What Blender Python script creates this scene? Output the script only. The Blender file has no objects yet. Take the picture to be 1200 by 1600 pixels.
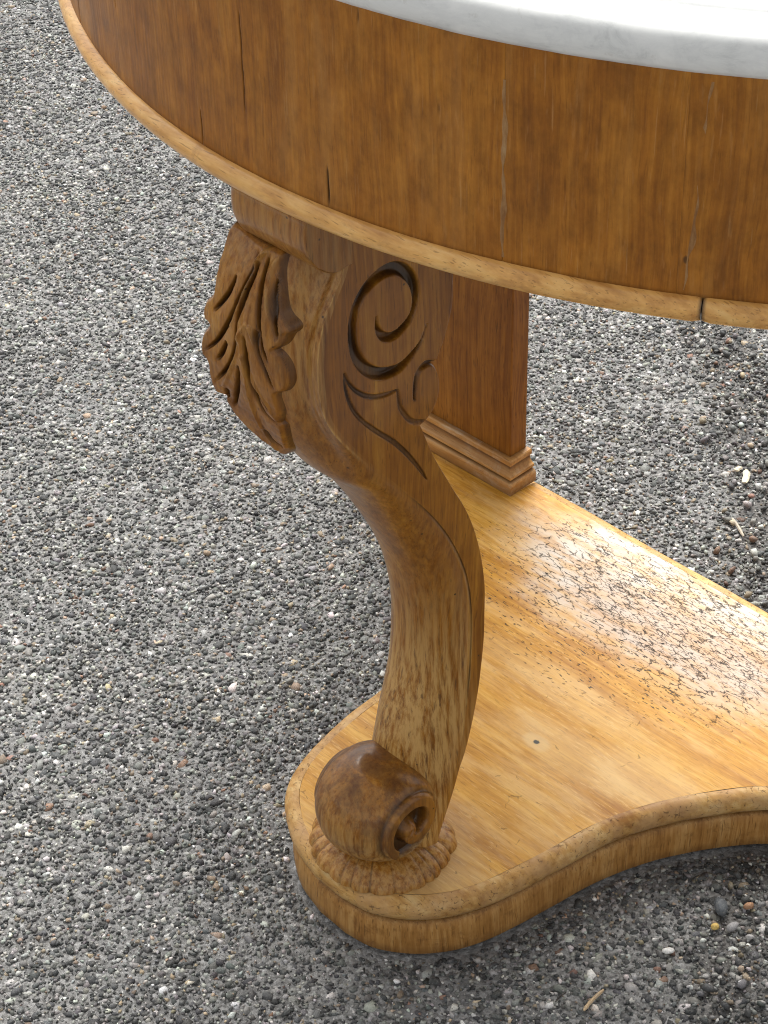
import bpy, math, random
import numpy as np
from mathutils import Matrix, Vector

random.seed(7)
rng = np.random.default_rng(11)
scene = bpy.context.scene
COL = scene.collection

# ------------------------------------------------------------------ camera
cam_d = bpy.data.cameras.new("camera")
cam = bpy.data.objects.new("camera", cam_d)
COL.objects.link(cam)
cam_d.sensor_fit = 'VERTICAL'
cam_d.sensor_height = 24.0
cam_d.lens = 24.0 * 3500 / 1600
cam_d.clip_start, cam_d.clip_end = 0.05, 200
RIGHT = Vector((0.7035056, 0.7104331, -0.0190949))
DOWN = Vector((0.4244539, -0.4415615, -0.7904824))
FWD = Vector((-0.5700164, 0.5480039, -0.6121871))
CAM = Vector((0.775717, -1.331022, 1.170820))
cam.matrix_world = Matrix((
    (RIGHT.x, -DOWN.x, -FWD.x, CAM.x),
    (RIGHT.y, -DOWN.y, -FWD.y, CAM.y),
    (RIGHT.z, -DOWN.z, -FWD.z, CAM.z),
    (0, 0, 0, 1)))
scene.camera = cam

# ------------------------------------------------------------------ daylight (bright overcast)
SUN_EL, SUN_AZ = math.radians(57), math.radians(140)      # azimuth counted from +X towards +Y
world = bpy.data.worlds.new("World")
scene.world = world
world.use_nodes = True
wn, wl = world.node_tree.nodes, world.node_tree.links
sky = wn.new('ShaderNodeTexSky')
sky.sky_type = 'NISHITA'
sky.sun_disc = False
sky.sun_elevation = SUN_EL
sky.sun_rotation = math.pi / 2 - SUN_AZ
sky.air_density, sky.dust_density, sky.ozone_density = 1.0, 4.0, 1.0
hs = wn.new('ShaderNodeHueSaturation')
hs.inputs['Saturation'].default_value = 0.05             # cloud cover: nearly neutral light
wl.new(sky.outputs[0], hs.inputs['Color'])
wl.new(hs.outputs[0], wn['Background'].inputs['Color'])
wn['Background'].inputs['Strength'].default_value = 0.10

sd = bpy.data.lights.new("sun", 'SUN')
sd.energy = 1.5
sd.angle = math.radians(38)
sd.color = (1.0, 0.965, 0.90)
sun = bpy.data.objects.new("sun", sd)
COL.objects.link(sun)
sdir = Vector((math.cos(SUN_EL) * math.cos(SUN_AZ), math.cos(SUN_EL) * math.sin(SUN_AZ), math.sin(SUN_EL)))
sun.rotation_euler = (-sdir).to_track_quat('-Z', 'Y').to_euler()
sun.location = (-2, 1, 3)

vs = scene.view_settings
vs.view_transform, vs.look, vs.gamma = 'Standard', 'None', 1.0
vs.use_curve_mapping = False
vs.exposure = 1.35
scene.cycles.filter_width = 1.1
scene.cycles.use_adaptive_sampling = True
scene.cycles.adaptive_threshold = 0.015
scene.cycles.denoising_prefilter = 'NONE'
scene.cycles.max_bounces = 5
scene.cycles.diffuse_bounces = 3
scene.cycles.glossy_bounces = 3

# ------------------------------------------------------------------ node helpers
class NT:
    def __init__(s, name):
        s.m = bpy.data.materials.new(name)
        s.m.use_nodes = True
        s.t = s.m.node_tree
        s.b = s.t.nodes['Principled BSDF']
        s.co = s.t.nodes.new('ShaderNodeTexCoord').outputs['Object']

    def put(s, sock, v):
        if v is None:
            return
        if hasattr(v, 'is_linked'):
            s.t.links.new(v, sock)
        elif isinstance(v, (tuple, list)):
            sock.default_value = tuple(v) + ((1,) if len(v) == 3 and len(sock.default_value) == 4 else ())
        else:
            sock.default_value = v

    def node(s, typ, **kw):
        n = s.t.nodes.new(typ)
        for k, v in kw.items():
            setattr(n, k, v)
        return n

    def map(s, scale, co=None, loc=(0, 0, 0), rot=(0, 0, 0)):
        n = s.node('ShaderNodeMapping')
        s.put(n.inputs['Vector'], co or s.co)
        s.put(n.inputs['Scale'], scale)
        s.put(n.inputs['Location'], loc)
        s.put(n.inputs['Rotation'], rot)
        return n.outputs[0]

    def noise(s, co, scale=1.0, detail=4.0, rough=0.55, dist=0.0, col=False):
        n = s.node('ShaderNodeTexNoise')
        s.put(n.inputs['Vector'], co)
        s.put(n.inputs['Scale'], scale)
        s.put(n.inputs['Detail'], detail)
        s.put(n.inputs['Roughness'], rough)
        s.put(n.inputs['Distortion'], dist)
        return n.outputs['Color' if col else 'Fac']

    def voro(s, co, scale=1.0, feature='F1', out='Distance', rnd=1.0):
        n = s.node('ShaderNodeTexVoronoi', feature=feature)
        s.put(n.inputs['Vector'], co)
        s.put(n.inputs['Scale'], scale)
        s.put(n.inputs['Randomness'], rnd)
        return n.outputs[out]

    def ramp(s, f, stops, interp='LINEAR'):
        n = s.node('ShaderNodeValToRGB')
        n.color_ramp.interpolation = interp
        el = n.color_ramp.elements
        while len(el) < len(stops):
            el.new(0.5)
        for e, (p, c) in zip(el, stops):
            e.position = p
            e.color = (c, c, c, 1) if isinstance(c, (int, float)) else tuple(c) + (1,)
        s.put(n.inputs[0], f)
        return n.outputs[0]

    def mix(s, f, a, b, mode='MIX'):
        n = s.node('ShaderNodeMix', data_type='RGBA', blend_type=mode)
        s.put(n.inputs[0], f)
        s.put(n.inputs[6], a)
        s.put(n.inputs[7], b)
        return n.outputs[2]

    def math(s, op, a, b=None, c=None, clamp=False):
        n = s.node('ShaderNodeMath', operation=op, use_clamp=clamp)
        s.put(n.inputs[0], a)
        s.put(n.inputs[1], b)
        s.put(n.inputs[2], c)
        return n.outputs[0]

    def step(s, f, lo, hi):
        n = s.node('ShaderNodeMapRange', interpolation_type='SMOOTHSTEP')
        s.put(n.inputs[0], f)
        s.put(n.inputs[1], lo)
        s.put(n.inputs[2], hi)
        return n.outputs[0]

    def attr(s, name, out='Fac'):
        n = s.node('ShaderNodeAttribute', attribute_name=name)
        return n.outputs[out]

    def rand(s):
        return s.node('ShaderNodeObjectInfo').outputs['Random']

    def bump(s, h, strength, dist=0.001, prev=None):
        n = s.node('ShaderNodeBump')
        s.put(n.inputs['Height'], h)
        s.put(n.inputs['Strength'], strength)
        s.put(n.inputs['Distance'], dist)
        if prev is not None:
            s.put(n.inputs['Normal'], prev)
        return n.outputs[0]

    def done(s, color, rough, normal=None, spec=0.5, coat=0.0):
        s.put(s.b.inputs['Base Color'], color)
        s.put(s.b.inputs['Roughness'], rough)
        s.put(s.b.inputs['Specular IOR Level'], spec)
        s.put(s.b.inputs['Coat Weight'], coat)
        s.b.inputs['Coat Roughness'].default_value = 0.16
        if normal is not None:
            s.put(s.b.inputs['Normal'], normal)
        return s.m


def stretch(axis, k, along):
    v = [k, k, k]
    v['xyz'.index(axis)] = along
    return tuple(v)


def wood(name, dark, mid, light, axis='z', streak=420, along=9, rough=0.42, blotch=None, blotch_amt=0.0,
         blotch_scale=18, pores=0.5, holes=0.0, dirt_shade=False, dirt_shade_col=(0.016, 0.008, 0.004), randomise=False,
         bump=0.25, coat=0.0, spec=0.22, gloss_var=0.15, contrast=1.0, extra=None, vary=0.35):
    n = NT(name)
    co = n.co
    if randomise:
        r = n.rand()
        cb = n.node('ShaderNodeCombineXYZ')
        n.put(cb.inputs[0], n.math('MULTIPLY', r, 7.3))
        n.put(cb.inputs[1], n.math('MULTIPLY', r, 3.1))
        n.put(cb.inputs[2], n.math('MULTIPLY', r, 5.7))
        va = n.node('ShaderNodeVectorMath', operation='ADD')
        n.put(va.inputs[0], n.co)
        n.put(va.inputs[1], cb.outputs[0])
        co = va.outputs[0]
    wob = n.noise(co, 9, 2, 0.5, col=True)
    vm = n.node('ShaderNodeVectorMath', operation='MULTIPLY_ADD')
    n.put(vm.inputs[0], wob)
    vm.inputs[1].default_value = (0.012, 0.012, 0.012)
    n.put(vm.inputs[2], co)
    cw = vm.outputs[0]
    fine = n.noise(n.map(stretch(axis, streak, along), cw), 1, 3, 0.6)
    med = n.noise(n.map(stretch(axis, streak * 0.16, along * 0.35), cw), 1, 5, 0.6, 0.4)
    broad = n.noise(n.map(stretch(axis, 16, 3), cw), 1, 4, 0.55, 0.8)
    f = n.math('ADD', n.math('MULTIPLY', fine, 0.42), n.math('ADD', n.math('MULTIPLY', med, 0.38), n.math('MULTIPLY', broad, 0.30)))
    w = 0.14 / contrast
    c = n.ramp(f, [(0.55 - 1.5 * w, dark), (0.55, mid), (0.55 + 1.4 * w, light)])
    c = n.mix(n.math('MULTIPLY', n.step(n.noise(co, 55, 4, 0.6), 0.35, 0.75), vary), c,
              n.mix(1.0, c, (0.62, 0.55, 0.48), 'MULTIPLY'))
    if pores:
        po = n.noise(n.map(stretch(axis, 1100, 70), cw), 1, 1, 0.4)
        c = n.mix(n.math('MULTIPLY', n.step(po, 0.63, 0.72), pores), c, tuple(x * 0.45 for x in dark))
    hgt = n.math('ADD', n.math('MULTIPLY', fine, 0.6), n.math('MULTIPLY', med, 0.8))
    if blotch:
        b = n.step(n.noise(co, blotch_scale, 6, 0.68, 0.6), 0.50, 0.66)
        b2 = n.step(n.noise(n.map(stretch(axis, 260, 60), co), 1, 4, 0.7), 0.40, 0.62)
        c = n.mix(n.math('MULTIPLY', n.math('MULTIPLY', b, n.math('ADD', n.math('MULTIPLY', b2, 0.8), 0.2)), blotch_amt), c, blotch)
    if holes:
        v = n.voro(n.map((1, 1, 1), co), 95)
        vc = n.voro(n.map((1, 1, 1), co), 95, out='Color')
        keep = n.step(vc, 0.80, 0.86)
        hm = n.math('MULTIPLY', n.math('SUBTRACT', 1.0, n.step(v, 0.07, 0.13)), keep)
        c = n.mix(n.math('MULTIPLY', hm, holes), c, (0.02, 0.012, 0.006))
    r_ = n.math('ADD', rough, n.math('MULTIPLY', n.math('SUBTRACT', n.noise(co, 40, 5, 0.65), 0.5), gloss_var * 2))
    if extra:
        c, r_, hgt = extra(n, co, c, r_, hgt)
    if dirt_shade:
        d = n.attr('dirt_shade')  # grime and stain, plus shade painted into some recesses
        c = n.mix(d, c, dirt_shade_col)
        r_ = n.math('ADD', r_, n.math('MULTIPLY', d, -0.08))
    if randomise:
        c = n.mix(1.0, c, n.ramp(n.rand(), [(0, (0.86, 0.84, 0.80)), (1, (1.12, 1.1, 1.08))]), 'MULTIPLY')
    return n.done(c, r_, n.bump(hgt, bump, 0.0006), spec, coat)


# ------------------------------------------------------------------ mesh helpers
def link_mesh(name, verts, faces, mat, parent=None, smooth=True, attrs=None, loops=None):
    me = bpy.data.meshes.new(name)
    verts = np.asarray(verts, np.float32)
    if isinstance(faces, np.ndarray):
        k = faces.shape[1]
        me.vertices.add(len(verts))
        me.vertices.foreach_set('co', verts.ravel())
        me.loops.add(faces.size)
        me.loops.foreach_set('vertex_index', faces.astype(np.int32).ravel())
        me.polygons.add(len(faces))
        me.polygons.foreach_set('loop_start', np.arange(0, faces.size, k, dtype=np.int32))
        me.polygons.foreach_set('loop_total', np.full(len(faces), k, np.int32))
        me.update(calc_edges=True)
    else:
        me.from_pydata([tuple(map(float, v)) for v in verts], [], faces)
        me.update()
    me.validate()
    if smooth:
        me.polygons.foreach_set('use_smooth', np.ones(len(me.polygons), bool))
    for k, (typ, data) in (attrs or {}).items():
        a = me.attributes.new(k, typ, 'POINT')
        if typ == 'FLOAT':
            a.data.foreach_set('value', np.asarray(data, np.float32).ravel())
        else:
            a.data.foreach_set('color', np.asarray(data, np.float32).ravel())
    me.materials.append(mat)
    o = bpy.data.objects.new(name, me)
    COL.objects.link(o)
    if parent is not None:
        o.parent = parent
        o.matrix_parent_inverse = parent_world(parent).inverted()
    return o


def parent_world(p):
    return WORLD.get(p.name, Matrix.Translation(p.location))


WORLD = {}


def grid_faces(nr, nc, wrap_c=False, wrap_r=False):
    r = np.arange(nr if wrap_r else nr - 1)
    c = np.arange(nc if wrap_c else nc - 1)
    R, C_ = np.meshgrid(r, c, indexing='ij')
    R2, C2 = (R + 1) % nr, (C_ + 1) % nc
    return np.stack([R * nc + C_, R * nc + C2, R2 * nc + C2, R2 * nc + C_], -1).reshape(-1, 4)


def vnoise(P, seed=0, octaves=3):
    """smooth pseudo noise in about -1..1 for arrays of points, sum of sines in random directions"""
    g = np.random.default_rng(seed)
    out = np.zeros(len(P))
    amp = 1.0
    for o in range(octaves):
        for _ in range(5):
            d = g.normal(size=P.shape[1])
            d /= np.linalg.norm(d)
            out += amp * np.sin(P @ d * (2 ** o) * g.uniform(0.7, 1.4) + g.uniform(0, 6.28)) / 5
        amp *= 0.5
    return out


def sstep(x, a, b):
    t = np.clip((x - a) / (b - a), 0, 1)
    return t * t * (3 - 2 * t)


def catmull(pts, n, closed=False):
    pts = np.asarray(pts, float)
    m = len(pts)
    if closed:
        idx = lambda i: pts[i % m]
        segs = m
    else:
        ext = np.vstack([2 * pts[0] - pts[1], pts, 2 * pts[-1] - pts[-2]])
        idx = lambda i: ext[i + 1]
        segs = m - 1
    out = []
    for i in range(segs):
        p0, p1, p2, p3 = idx(i - 1), idx(i), idx(i + 1), idx(i + 2)
        for t in np.linspace(0, 1, n, endpoint=False):
            out.append(0.5 * (2 * p1 + (p2 - p0) * t + (2 * p0 - 5 * p1 + 4 * p2 - p3) * t * t + (3 * p1 - p0 - 3 * p2 + p3) * t ** 3))
    if not closed:
        out.append(pts[-1])
    return np.array(out)


def resample(P, step, closed=False):
    if closed:
        P = np.vstack([P, P[:1]])
    s = np.r_[0, np.cumsum(np.linalg.norm(np.diff(P, axis=0), axis=1))]
    n = max(3, int(round(s[-1] / step)))
    t = np.linspace(0, s[-1], n + 1)
    Q = np.stack([np.interp(t, s, P[:, k]) for k in range(P.shape[1])], 1)
    return Q[:-1] if closed else Q


def normals2d(P, closed):
    if closed:
        d = np.roll(P, -1, 0) - np.roll(P, 1, 0)
    else:
        d = np.gradient(P, axis=0)
    d /= np.linalg.norm(d, axis=1)[:, None] + 1e-12
    return np.stack([d[:, 1], -d[:, 0]], 1)


def sweep(path, nrm, prof, closed_path=False, closed_prof=False, caps=False):
    """prof: (outward offset, z) rows"""
    prof = np.asarray(prof, float)
    n, k = len(path), len(prof)
    V = np.zeros((n, k, 3))
    V[:, :, :2] = path[:, None, :] + nrm[:, None, :] * prof[None, :, 0, None]
    V[:, :, 2] = prof[None, :, 1]
    F = grid_faces(n, k, wrap_c=closed_prof, wrap_r=closed_path)
    return V.reshape(-1, 3), F


def box_mesh(x0, x1, y0, y1, z0, z1, bev=0.0015):
    import bmesh
    bm = bmesh.new()
    bmesh.ops.create_cube(bm, size=1)
    for v in bm.verts:
        v.co = Vector(((x0 + x1) / 2 + v.co.x * (x1 - x0), (y0 + y1) / 2 + v.co.y * (y1 - y0), (z0 + z1) / 2 + v.co.z * (z1 - z0)))
    if bev:
        bmesh.ops.bevel(bm, geom=list(bm.edges), offset=bev, segments=2, profile=0.5, affect='EDGES')
    V = [v.co[:] for v in bm.verts]
    bm.verts.index_update()
    F = [[v.index for v in f.verts] for f in bm.faces]
    bm.free()
    return V, F


def thing(name, label, cat, loc, group=None):
    e = bpy.data.objects.new(name, None)
    COL.objects.link(e)
    e.location = loc
    e.empty_display_size = 0.05
    e['label'], e['category'] = label, cat
    if group:
        e['group'] = group
    WORLD[e.name] = Matrix.Translation(loc)
    return e


def tag(o, label=None, cat=None, group=None, kind=None):
    if label:
        o['label'] = label
    if cat:
        o['category'] = cat
    if group:
        o['group'] = group
    if kind:
        o['kind'] = kind
    return o


def sub(o, parent_thing):
    """mesh already holds world coordinates: register its world matrix so that children keep theirs"""
    WORLD[o.name] = Matrix.Identity(4)
    return o


# ------------------------------------------------------------------ table outline data (metres, x along the back, -y front)
A, B_ = 0.55, 0.55 / 0.8217           # bow of the apron
YB = -0.2122                          # straight back
ZR, ZM, ZP = 0.5968, 0.7175, 0.055    # bead, marble underside, platform top


def bow(th0, th1, n, off=0.0):
    th = np.radians(np.linspace(th0, th1, n))
    P = np.stack([A * np.cos(th), B_ * np.sin(th)], 1)
    N = np.stack([np.cos(th) / A, np.sin(th) / B_], 1)
    N /= np.linalg.norm(N, axis=1)[:, None]
    return P + N * off, N


TH_L = -180 + math.degrees(math.asin(-YB / B_))
TH_R = -math.degrees(math.asin(-YB / B_))

right_side = [(0.005, -0.640), (0.030, -0.635), (0.053, -0.620), (0.070, -0.600), (0.081, -0.577), (0.088, -0.550), (0.094, -0.520),
              (0.100, -0.484), (0.111, -0.450), (0.130, -0.414), (0.158, -0.376), (0.200, -0.342), (0.255, -0.312), (0.320, -0.289),
              (0.362, -0.276), (0.384, -0.263), (0.391, -0.242), (0.388, YB + 0.010), (0.378, YB)]
left_side = [(-0.378, YB), (-0.388, YB + 0.010), (-0.391, -0.242), (-0.384, -0.263), (-0.362, -0.276), (-0.320, -0.289), (-0.255, -0.312),
             (-0.205, -0.342), (-0.163, -0.376), (-0.137, -0.414), (-0.122, -0.450), (-0.1165, -0.484), (-0.1145, -0.515), (-0.111, -0.545),
             (-0.103, -0.577), (-0.090, -0.601), (-0.073, -0.617), (-0.050, -0.631), (-0.022, -0.639)]
PLAT = resample(np.vstack([catmull(np.array(right_side), 14), catmull(np.array(left_side), 14)]), 0.0022, True)
PLAT_N = normals2d(PLAT, True)
if ((PLAT - [0, -0.4]) * PLAT_N).sum() < 0:
    PLAT_N = -PLAT_N
for _ in range(6):
    PLAT_N = (PLAT_N + np.roll(PLAT_N, 1, 0) + np.roll(PLAT_N, -1, 0)) / 3
    PLAT_N /= np.linalg.norm(PLAT_N, axis=1)[:, None]


def inside(poly, Q):
    x, y = Q[:, 0], Q[:, 1]
    c = np.zeros(len(Q), bool)
    j = len(poly) - 1
    for i in range(len(poly)):
        xi, yi, xj, yj = poly[i, 0], poly[i, 1], poly[j, 0], poly[j, 1]
        if yi != yj:
            c ^= ((yi > y) != (yj > y)) & (x < (xj - xi) * (y - yi) / (yj - yi) + xi)
        j = i
    return c


# ================================================================== GROUND
def asphalt_mat():
    n = NT("asphalt_binder")
    co = n.co
    f = n.noise(co, 260, 6, 0.75)
    c = n.ramp(f, [(0.30, (0.05, 0.05, 0.05)), (0.44, (0.18, 0.177, 0.17)), (0.56, (0.30, 0.295, 0.283)), (0.72, (0.52, 0.51, 0.49))])
    big = n.noise(co, 5, 4, 0.6)
    c = n.mix(1.0, c, n.ramp(big, [(0.3, (0.82, 0.82, 0.83)), (0.7, (1.12, 1.10, 1.07))]), 'MULTIPLY')
    v = n.voro(co, 330)
    vc = n.voro(co, 330, out='Color')
    grain = n.ramp(vc, [(0.0, 0.04), (0.45, 0.20), (0.8, 0.36), (1.0, 0.66)])
    c = n.mix(0.5, c, grain)
    dirt_shade = n.attr('dirt_shade')
    c = n.mix(n.math('MULTIPLY', dirt_shade, 0.8), c, n.mix(0.6, c, (0.045, 0.034, 0.026)))
    h = n.math('ADD', n.math('MULTIPLY', v, -0.8), n.noise(co, 700, 4, 0.7))
    return n.done(c, 0.85, n.bump(h, 0.9, 0.0015), 0.3)


def stone_mat(name, rough=0.7):
    n = NT(name)
    col = n.attr('tint', 'Color')
    f = n.noise(n.co, 900, 4, 0.7)
    c = n.mix(1.0, col, n.ramp(f, [(0.25, 0.62), (0.5, 1.0), (0.8, 1.5)]), 'MULTIPLY')
    c = n.mix(1.0, c, n.ramp(n.noise(n.co, 9, 6, 0.68), [(0.30, (0.74, 0.74, 0.75)), (0.5, (1.0, 1.0, 1.0)), (0.70, (1.24, 1.23, 1.19))]), 'MULTIPLY')
    dust = n.step(n.noise(n.co, 320, 4, 0.7), 0.50, 0.72)
    c = n.mix(n.math('MULTIPLY', dust, 0.34), c, (0.34, 0.325, 0.295))
    return n.done(c, rough, n.bump(f, 0.5, 0.0008), 0.4)


M_ASPH = asphalt_mat()
M_STONE = stone_mat("asphalt_stone", 0.68)
M_PEB = stone_mat("loose_pebble", 0.62)

VIEW = np.array([(-1.378, 0.11), (-0.696, 0.745), (0.258, -0.494), (-0.105, -0.849)])
vc_ = VIEW.mean(0)
AREA = vc_ + (VIEW - vc_) * np.array([1.10, 1.12]) + np.sign(VIEW - vc_) * 0.05


def strip_mask(P):
    """how much loose grit and soil has gathered: a worn seam running behind and before the platform"""
    line = np.array([(-0.36, 0.19), (-0.27, 0.12), (-0.19, 0.065), (-0.10, -0.01), (-0.045, -0.08), (0.02, -0.15), (0.09, -0.25), (0.16, -0.36),
                     (0.19, -0.42), (0.215, -0.47), (0.245, -0.53), (0.30, -0.60)])
    wid = np.array([0.022, 0.022, 0.024, 0.030, 0.036, 0.045, 0.03, 0.02, 0.020, 0.019, 0.018, 0.018])
    L = resample(line, 0.01)
    W = np.interp(np.linspace(0, 1, len(L)), np.linspace(0, 1, len(line)), wid)
    best = np.full(len(P), -1e9)
    for q, w in zip(L, W):
        best = np.maximum(best, 1 - np.hypot(P[:, 0] - q[0], P[:, 1] - q[1]) / (w * 1.9))
    best += 0.18 * vnoise(P * 60, 5, 3)
    return np.clip(best * 1.9, 0, 1)


# far sheet with a hole filled by the finely modelled patch
lo, hi = AREA.min(0) - 0.04, AREA.max(0) + 0.04
nx, ny = int((hi[0] - lo[0]) / 0.0045), int((hi[1] - lo[1]) / 0.0045)
gx, gy = np.meshgrid(np.linspace(lo[0], hi[0], nx), np.linspace(lo[1], hi[1], ny), indexing='ij')
GP = np.stack([gx.ravel(), gy.ravel()], 1)
gz = 0.0004 * vnoise(GP * 420, 1, 3) + 0.0004 * vnoise(GP * 40, 2, 2) - 0.0011 + rng.normal(0, 0.00045, len(GP))
edge = np.minimum.reduce([GP[:, 0] - lo[0], hi[0] - GP[:, 0], GP[:, 1] - lo[1], hi[1] - GP[:, 1]])
gz *= sstep(edge, 0, 0.02)
gdirt = strip_mask(GP)
# keep only the cells of the patch near the seen quadrilateral; the ring outside is flat
PF = grid_faces(nx, ny)
corner = [(-30, -30), (30, -30), (30, 30), (-30, 30)]
base = len(GP)
V = np.vstack([np.c_[GP, gz], [(x, y, 0.0) for x, y in corner]])
c00, c10, c11, c01 = 0, (nx - 1) * ny, nx * ny - 1, ny - 1
ring = np.array([[base, base + 1, c10, c00], [base + 1, base + 2, c11, c10], [base + 2, base + 3, c01, c11], [base + 3, base, c00, c01]])
ground = link_mesh('ground', V, np.vstack([PF, ring]), M_ASPH, attrs={'dirt_shade': ('FLOAT', np.r_[gdirt, np.zeros(4)])})
tag(ground, 'worn grey asphalt ground under the table', kind='structure')

# aggregate stones bedded in the asphalt
ICO = None
def ico():
    t = (1 + 5 ** 0.5) / 2
    v = np.array([(-1, t, 0), (1, t, 0), (-1, -t, 0), (1, -t, 0), (0, -1, t), (0, 1, t), (0, -1, -t), (0, 1, -t), (t, 0, -1), (t, 0, 1), (-t, 0, -1), (-t, 0, 1)], float)
    v /= np.linalg.norm(v[0])
    f = np.array([(0, 11, 5), (0, 5, 1), (0, 1, 7), (0, 7, 10), (0, 10, 11), (1, 5, 9), (5, 11, 4), (11, 10, 2), (10, 7, 6), (7, 1, 8),
                  (3, 9, 4), (3, 4, 2), (3, 2, 6), (3, 6, 8), (3, 8, 9), (4, 9, 5), (2, 4, 11), (6, 2, 10), (8, 6, 7), (9, 8, 1)])
    return v, f


def ico2():
    v, f = ico()
    v = list(map(tuple, v))
    cache = {}
    def midp(a, b):
        k = (min(a, b), max(a, b))
        if k not in cache:
            m = np.array(v[a]) + np.array(v[b])
            v.append(tuple(m / np.linalg.norm(m)))
            cache[k] = len(v) - 1
        return cache[k]
    out = []
    for a, b, c in f:
        ab, bc, ca = midp(a, b), midp(b, c), midp(c, a)
        out += [(a, ab, ca), (b, bc, ab), (c, ca, bc), (ab, bc, ca)]
    return np.array(v), np.array(out)


def rot_mats(n, g, tilt=0.35):
    az = g.uniform(0, 2 * np.pi, n)
    tx, ty = g.normal(0, tilt, n), g.normal(0, tilt, n)
    ca, sa = np.cos(az), np.sin(az)
    R = np.zeros((n, 3, 3))
    R[:, 0, 0], R[:, 0, 1], R[:, 1, 0], R[:, 1, 1], R[:, 2, 2] = ca, -sa, sa, ca, 1
    cx, sx = np.cos(tx), np.sin(tx)
    X = np.zeros((n, 3, 3)); X[:, 0, 0] = 1; X[:, 1, 1] = cx; X[:, 1, 2] = -sx; X[:, 2, 1] = sx; X[:, 2, 2] = cx
    cy, sy = np.cos(ty), np.sin(ty)
    Y = np.zeros((n, 3, 3)); Y[:, 1, 1] = 1; Y[:, 0, 0] = cy; Y[:, 0, 2] = sy; Y[:, 2, 0] = -sy; Y[:, 2, 2] = cy
    return np.einsum('nij,njk,nkl->nil', X, Y, R)


def scatter(name, P, size, zc, cols, mat, g, shape, jitter, aspect, flat=None, tilt=0.35, smooth=False):
    v, f = shape
    n, m = len(P), len(v)
    Vs = v[None] * (1 + g.uniform(-jitter, jitter, (n, m, 1))) + g.normal(0, jitter * 0.35, (n, m, 3))
    sc = np.stack([g.uniform(0.8, 1.35, n), g.uniform(0.6, 1.0, n), np.full(n, 1.0) * g.uniform(aspect[0], aspect[1], n)], 1)
    Vs = Vs * (sc * size[:, None])[:, None, :]
    Vs = np.einsum('nij,nmj->nmi', rot_mats(n, g, tilt), Vs)
    if flat is not None:                       # traffic-worn flat crowns
        cap = (flat * size * g.uniform(0.6, 1.3, n))[:, None]
        slope = g.normal(0, 0.24, (n, 1, 2))
        cap = cap + (Vs[:, :, :2] * slope).sum(-1)
        Vs[:, :, 2] = np.minimum(Vs[:, :, 2], cap)
    Vs[:, :, :2] += P[:, None, :]
    Vs[:, :, 2] += zc[:, None]
    F = (f[None] + (np.arange(n) * m)[:, None, None]).reshape(-1, 3)
    tint = np.repeat(np.c_[cols, np.ones(n)], m, 0)
    return link_mesh(name, Vs.reshape(-1, 3), F, mat, smooth=smooth, attrs={'tint': ('FLOAT_COLOR', tint)})


def palette(n, g, w=(0.36, 0.27, 0.22, 0.07, 0.06, 0.012)):
    k = g.choice(6, n, p=np.array(w) / sum(w))
    base = np.array([(0.058, 0.060, 0.060), (0.150, 0.150, 0.144), (0.32, 0.316, 0.295), (0.47, 0.46, 0.435), (0.28, 0.222, 0.158), (0.20, 0.12, 0.085)])[k]
    lum = np.exp(g.normal(0, 0.32, (n, 1)))
    return np.clip(base * lum * (1 + g.normal(0, 0.035, (n, 3))), 0.015, 0.8)


def jittered(pitch):
    SX, SY = np.meshgrid(np.arange(lo[0], hi[0], pitch), np.arange(lo[1], hi[1], pitch), indexing='ij')
    P = np.stack([SX.ravel(), SY.ravel()], 1) + rng.uniform(-pitch * 0.65, pitch * 0.65, (SX.size, 2))
    P = P[inside(AREA, P)]
    return P[~inside(PLAT, P)]


OCTA = (np.array([(1, 0, 0), (-1, 0, 0), (0, 1, 0), (0, -1, 0), (0, 0, 1), (0, 0, -1)], float),
        np.array([(0, 2, 4), (2, 1, 4), (1, 3, 4), (3, 0, 4), (2, 0, 5), (1, 2, 5), (3, 1, 5), (0, 3, 5)]))
SP = jittered(0.0067)
ns = len(SP)
size = np.clip(np.exp(rng.normal(math.log(0.0026), 0.38, ns)) * (1 + 0.30 * vnoise(SP * 26, 131, 3)), 0.0010, 0.0052)
zc = -size * 0.45 + rng.uniform(-0.0004, 0.0006, ns)
stones = scatter('asphalt_stones', SP, size, zc, palette(ns, rng, (0.50, 0.28, 0.14, 0.03, 0.04, 0.008)), M_STONE, rng, ico(), 0.34, (0.55, 0.9), flat=0.55, tilt=0.7)
SP = jittered(0.0034)
ns = len(SP)
size = np.clip(np.exp(rng.normal(math.log(0.00155), 0.36, ns)) * (1 - 0.22 * vnoise(SP * 26, 131, 3)), 0.0007, 0.0032)
zc = -size * 0.35 + rng.uniform(-0.0004, 0.0005, ns)
chips = scatter('asphalt_chips', SP, size, zc, palette(ns, rng, (0.30, 0.27, 0.28, 0.07, 0.07, 0.008)), M_STONE, rng, OCTA, 0.40, (0.6, 1.0), flat=0.60, tilt=0.9)
tag(chips, 'fine angular chips filling the asphalt surface between the larger stones', 'asphalt chips', kind='stuff')
tag(stones, 'larger dark stones bedded in the asphalt', 'asphalt stones', kind='stuff')

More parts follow.
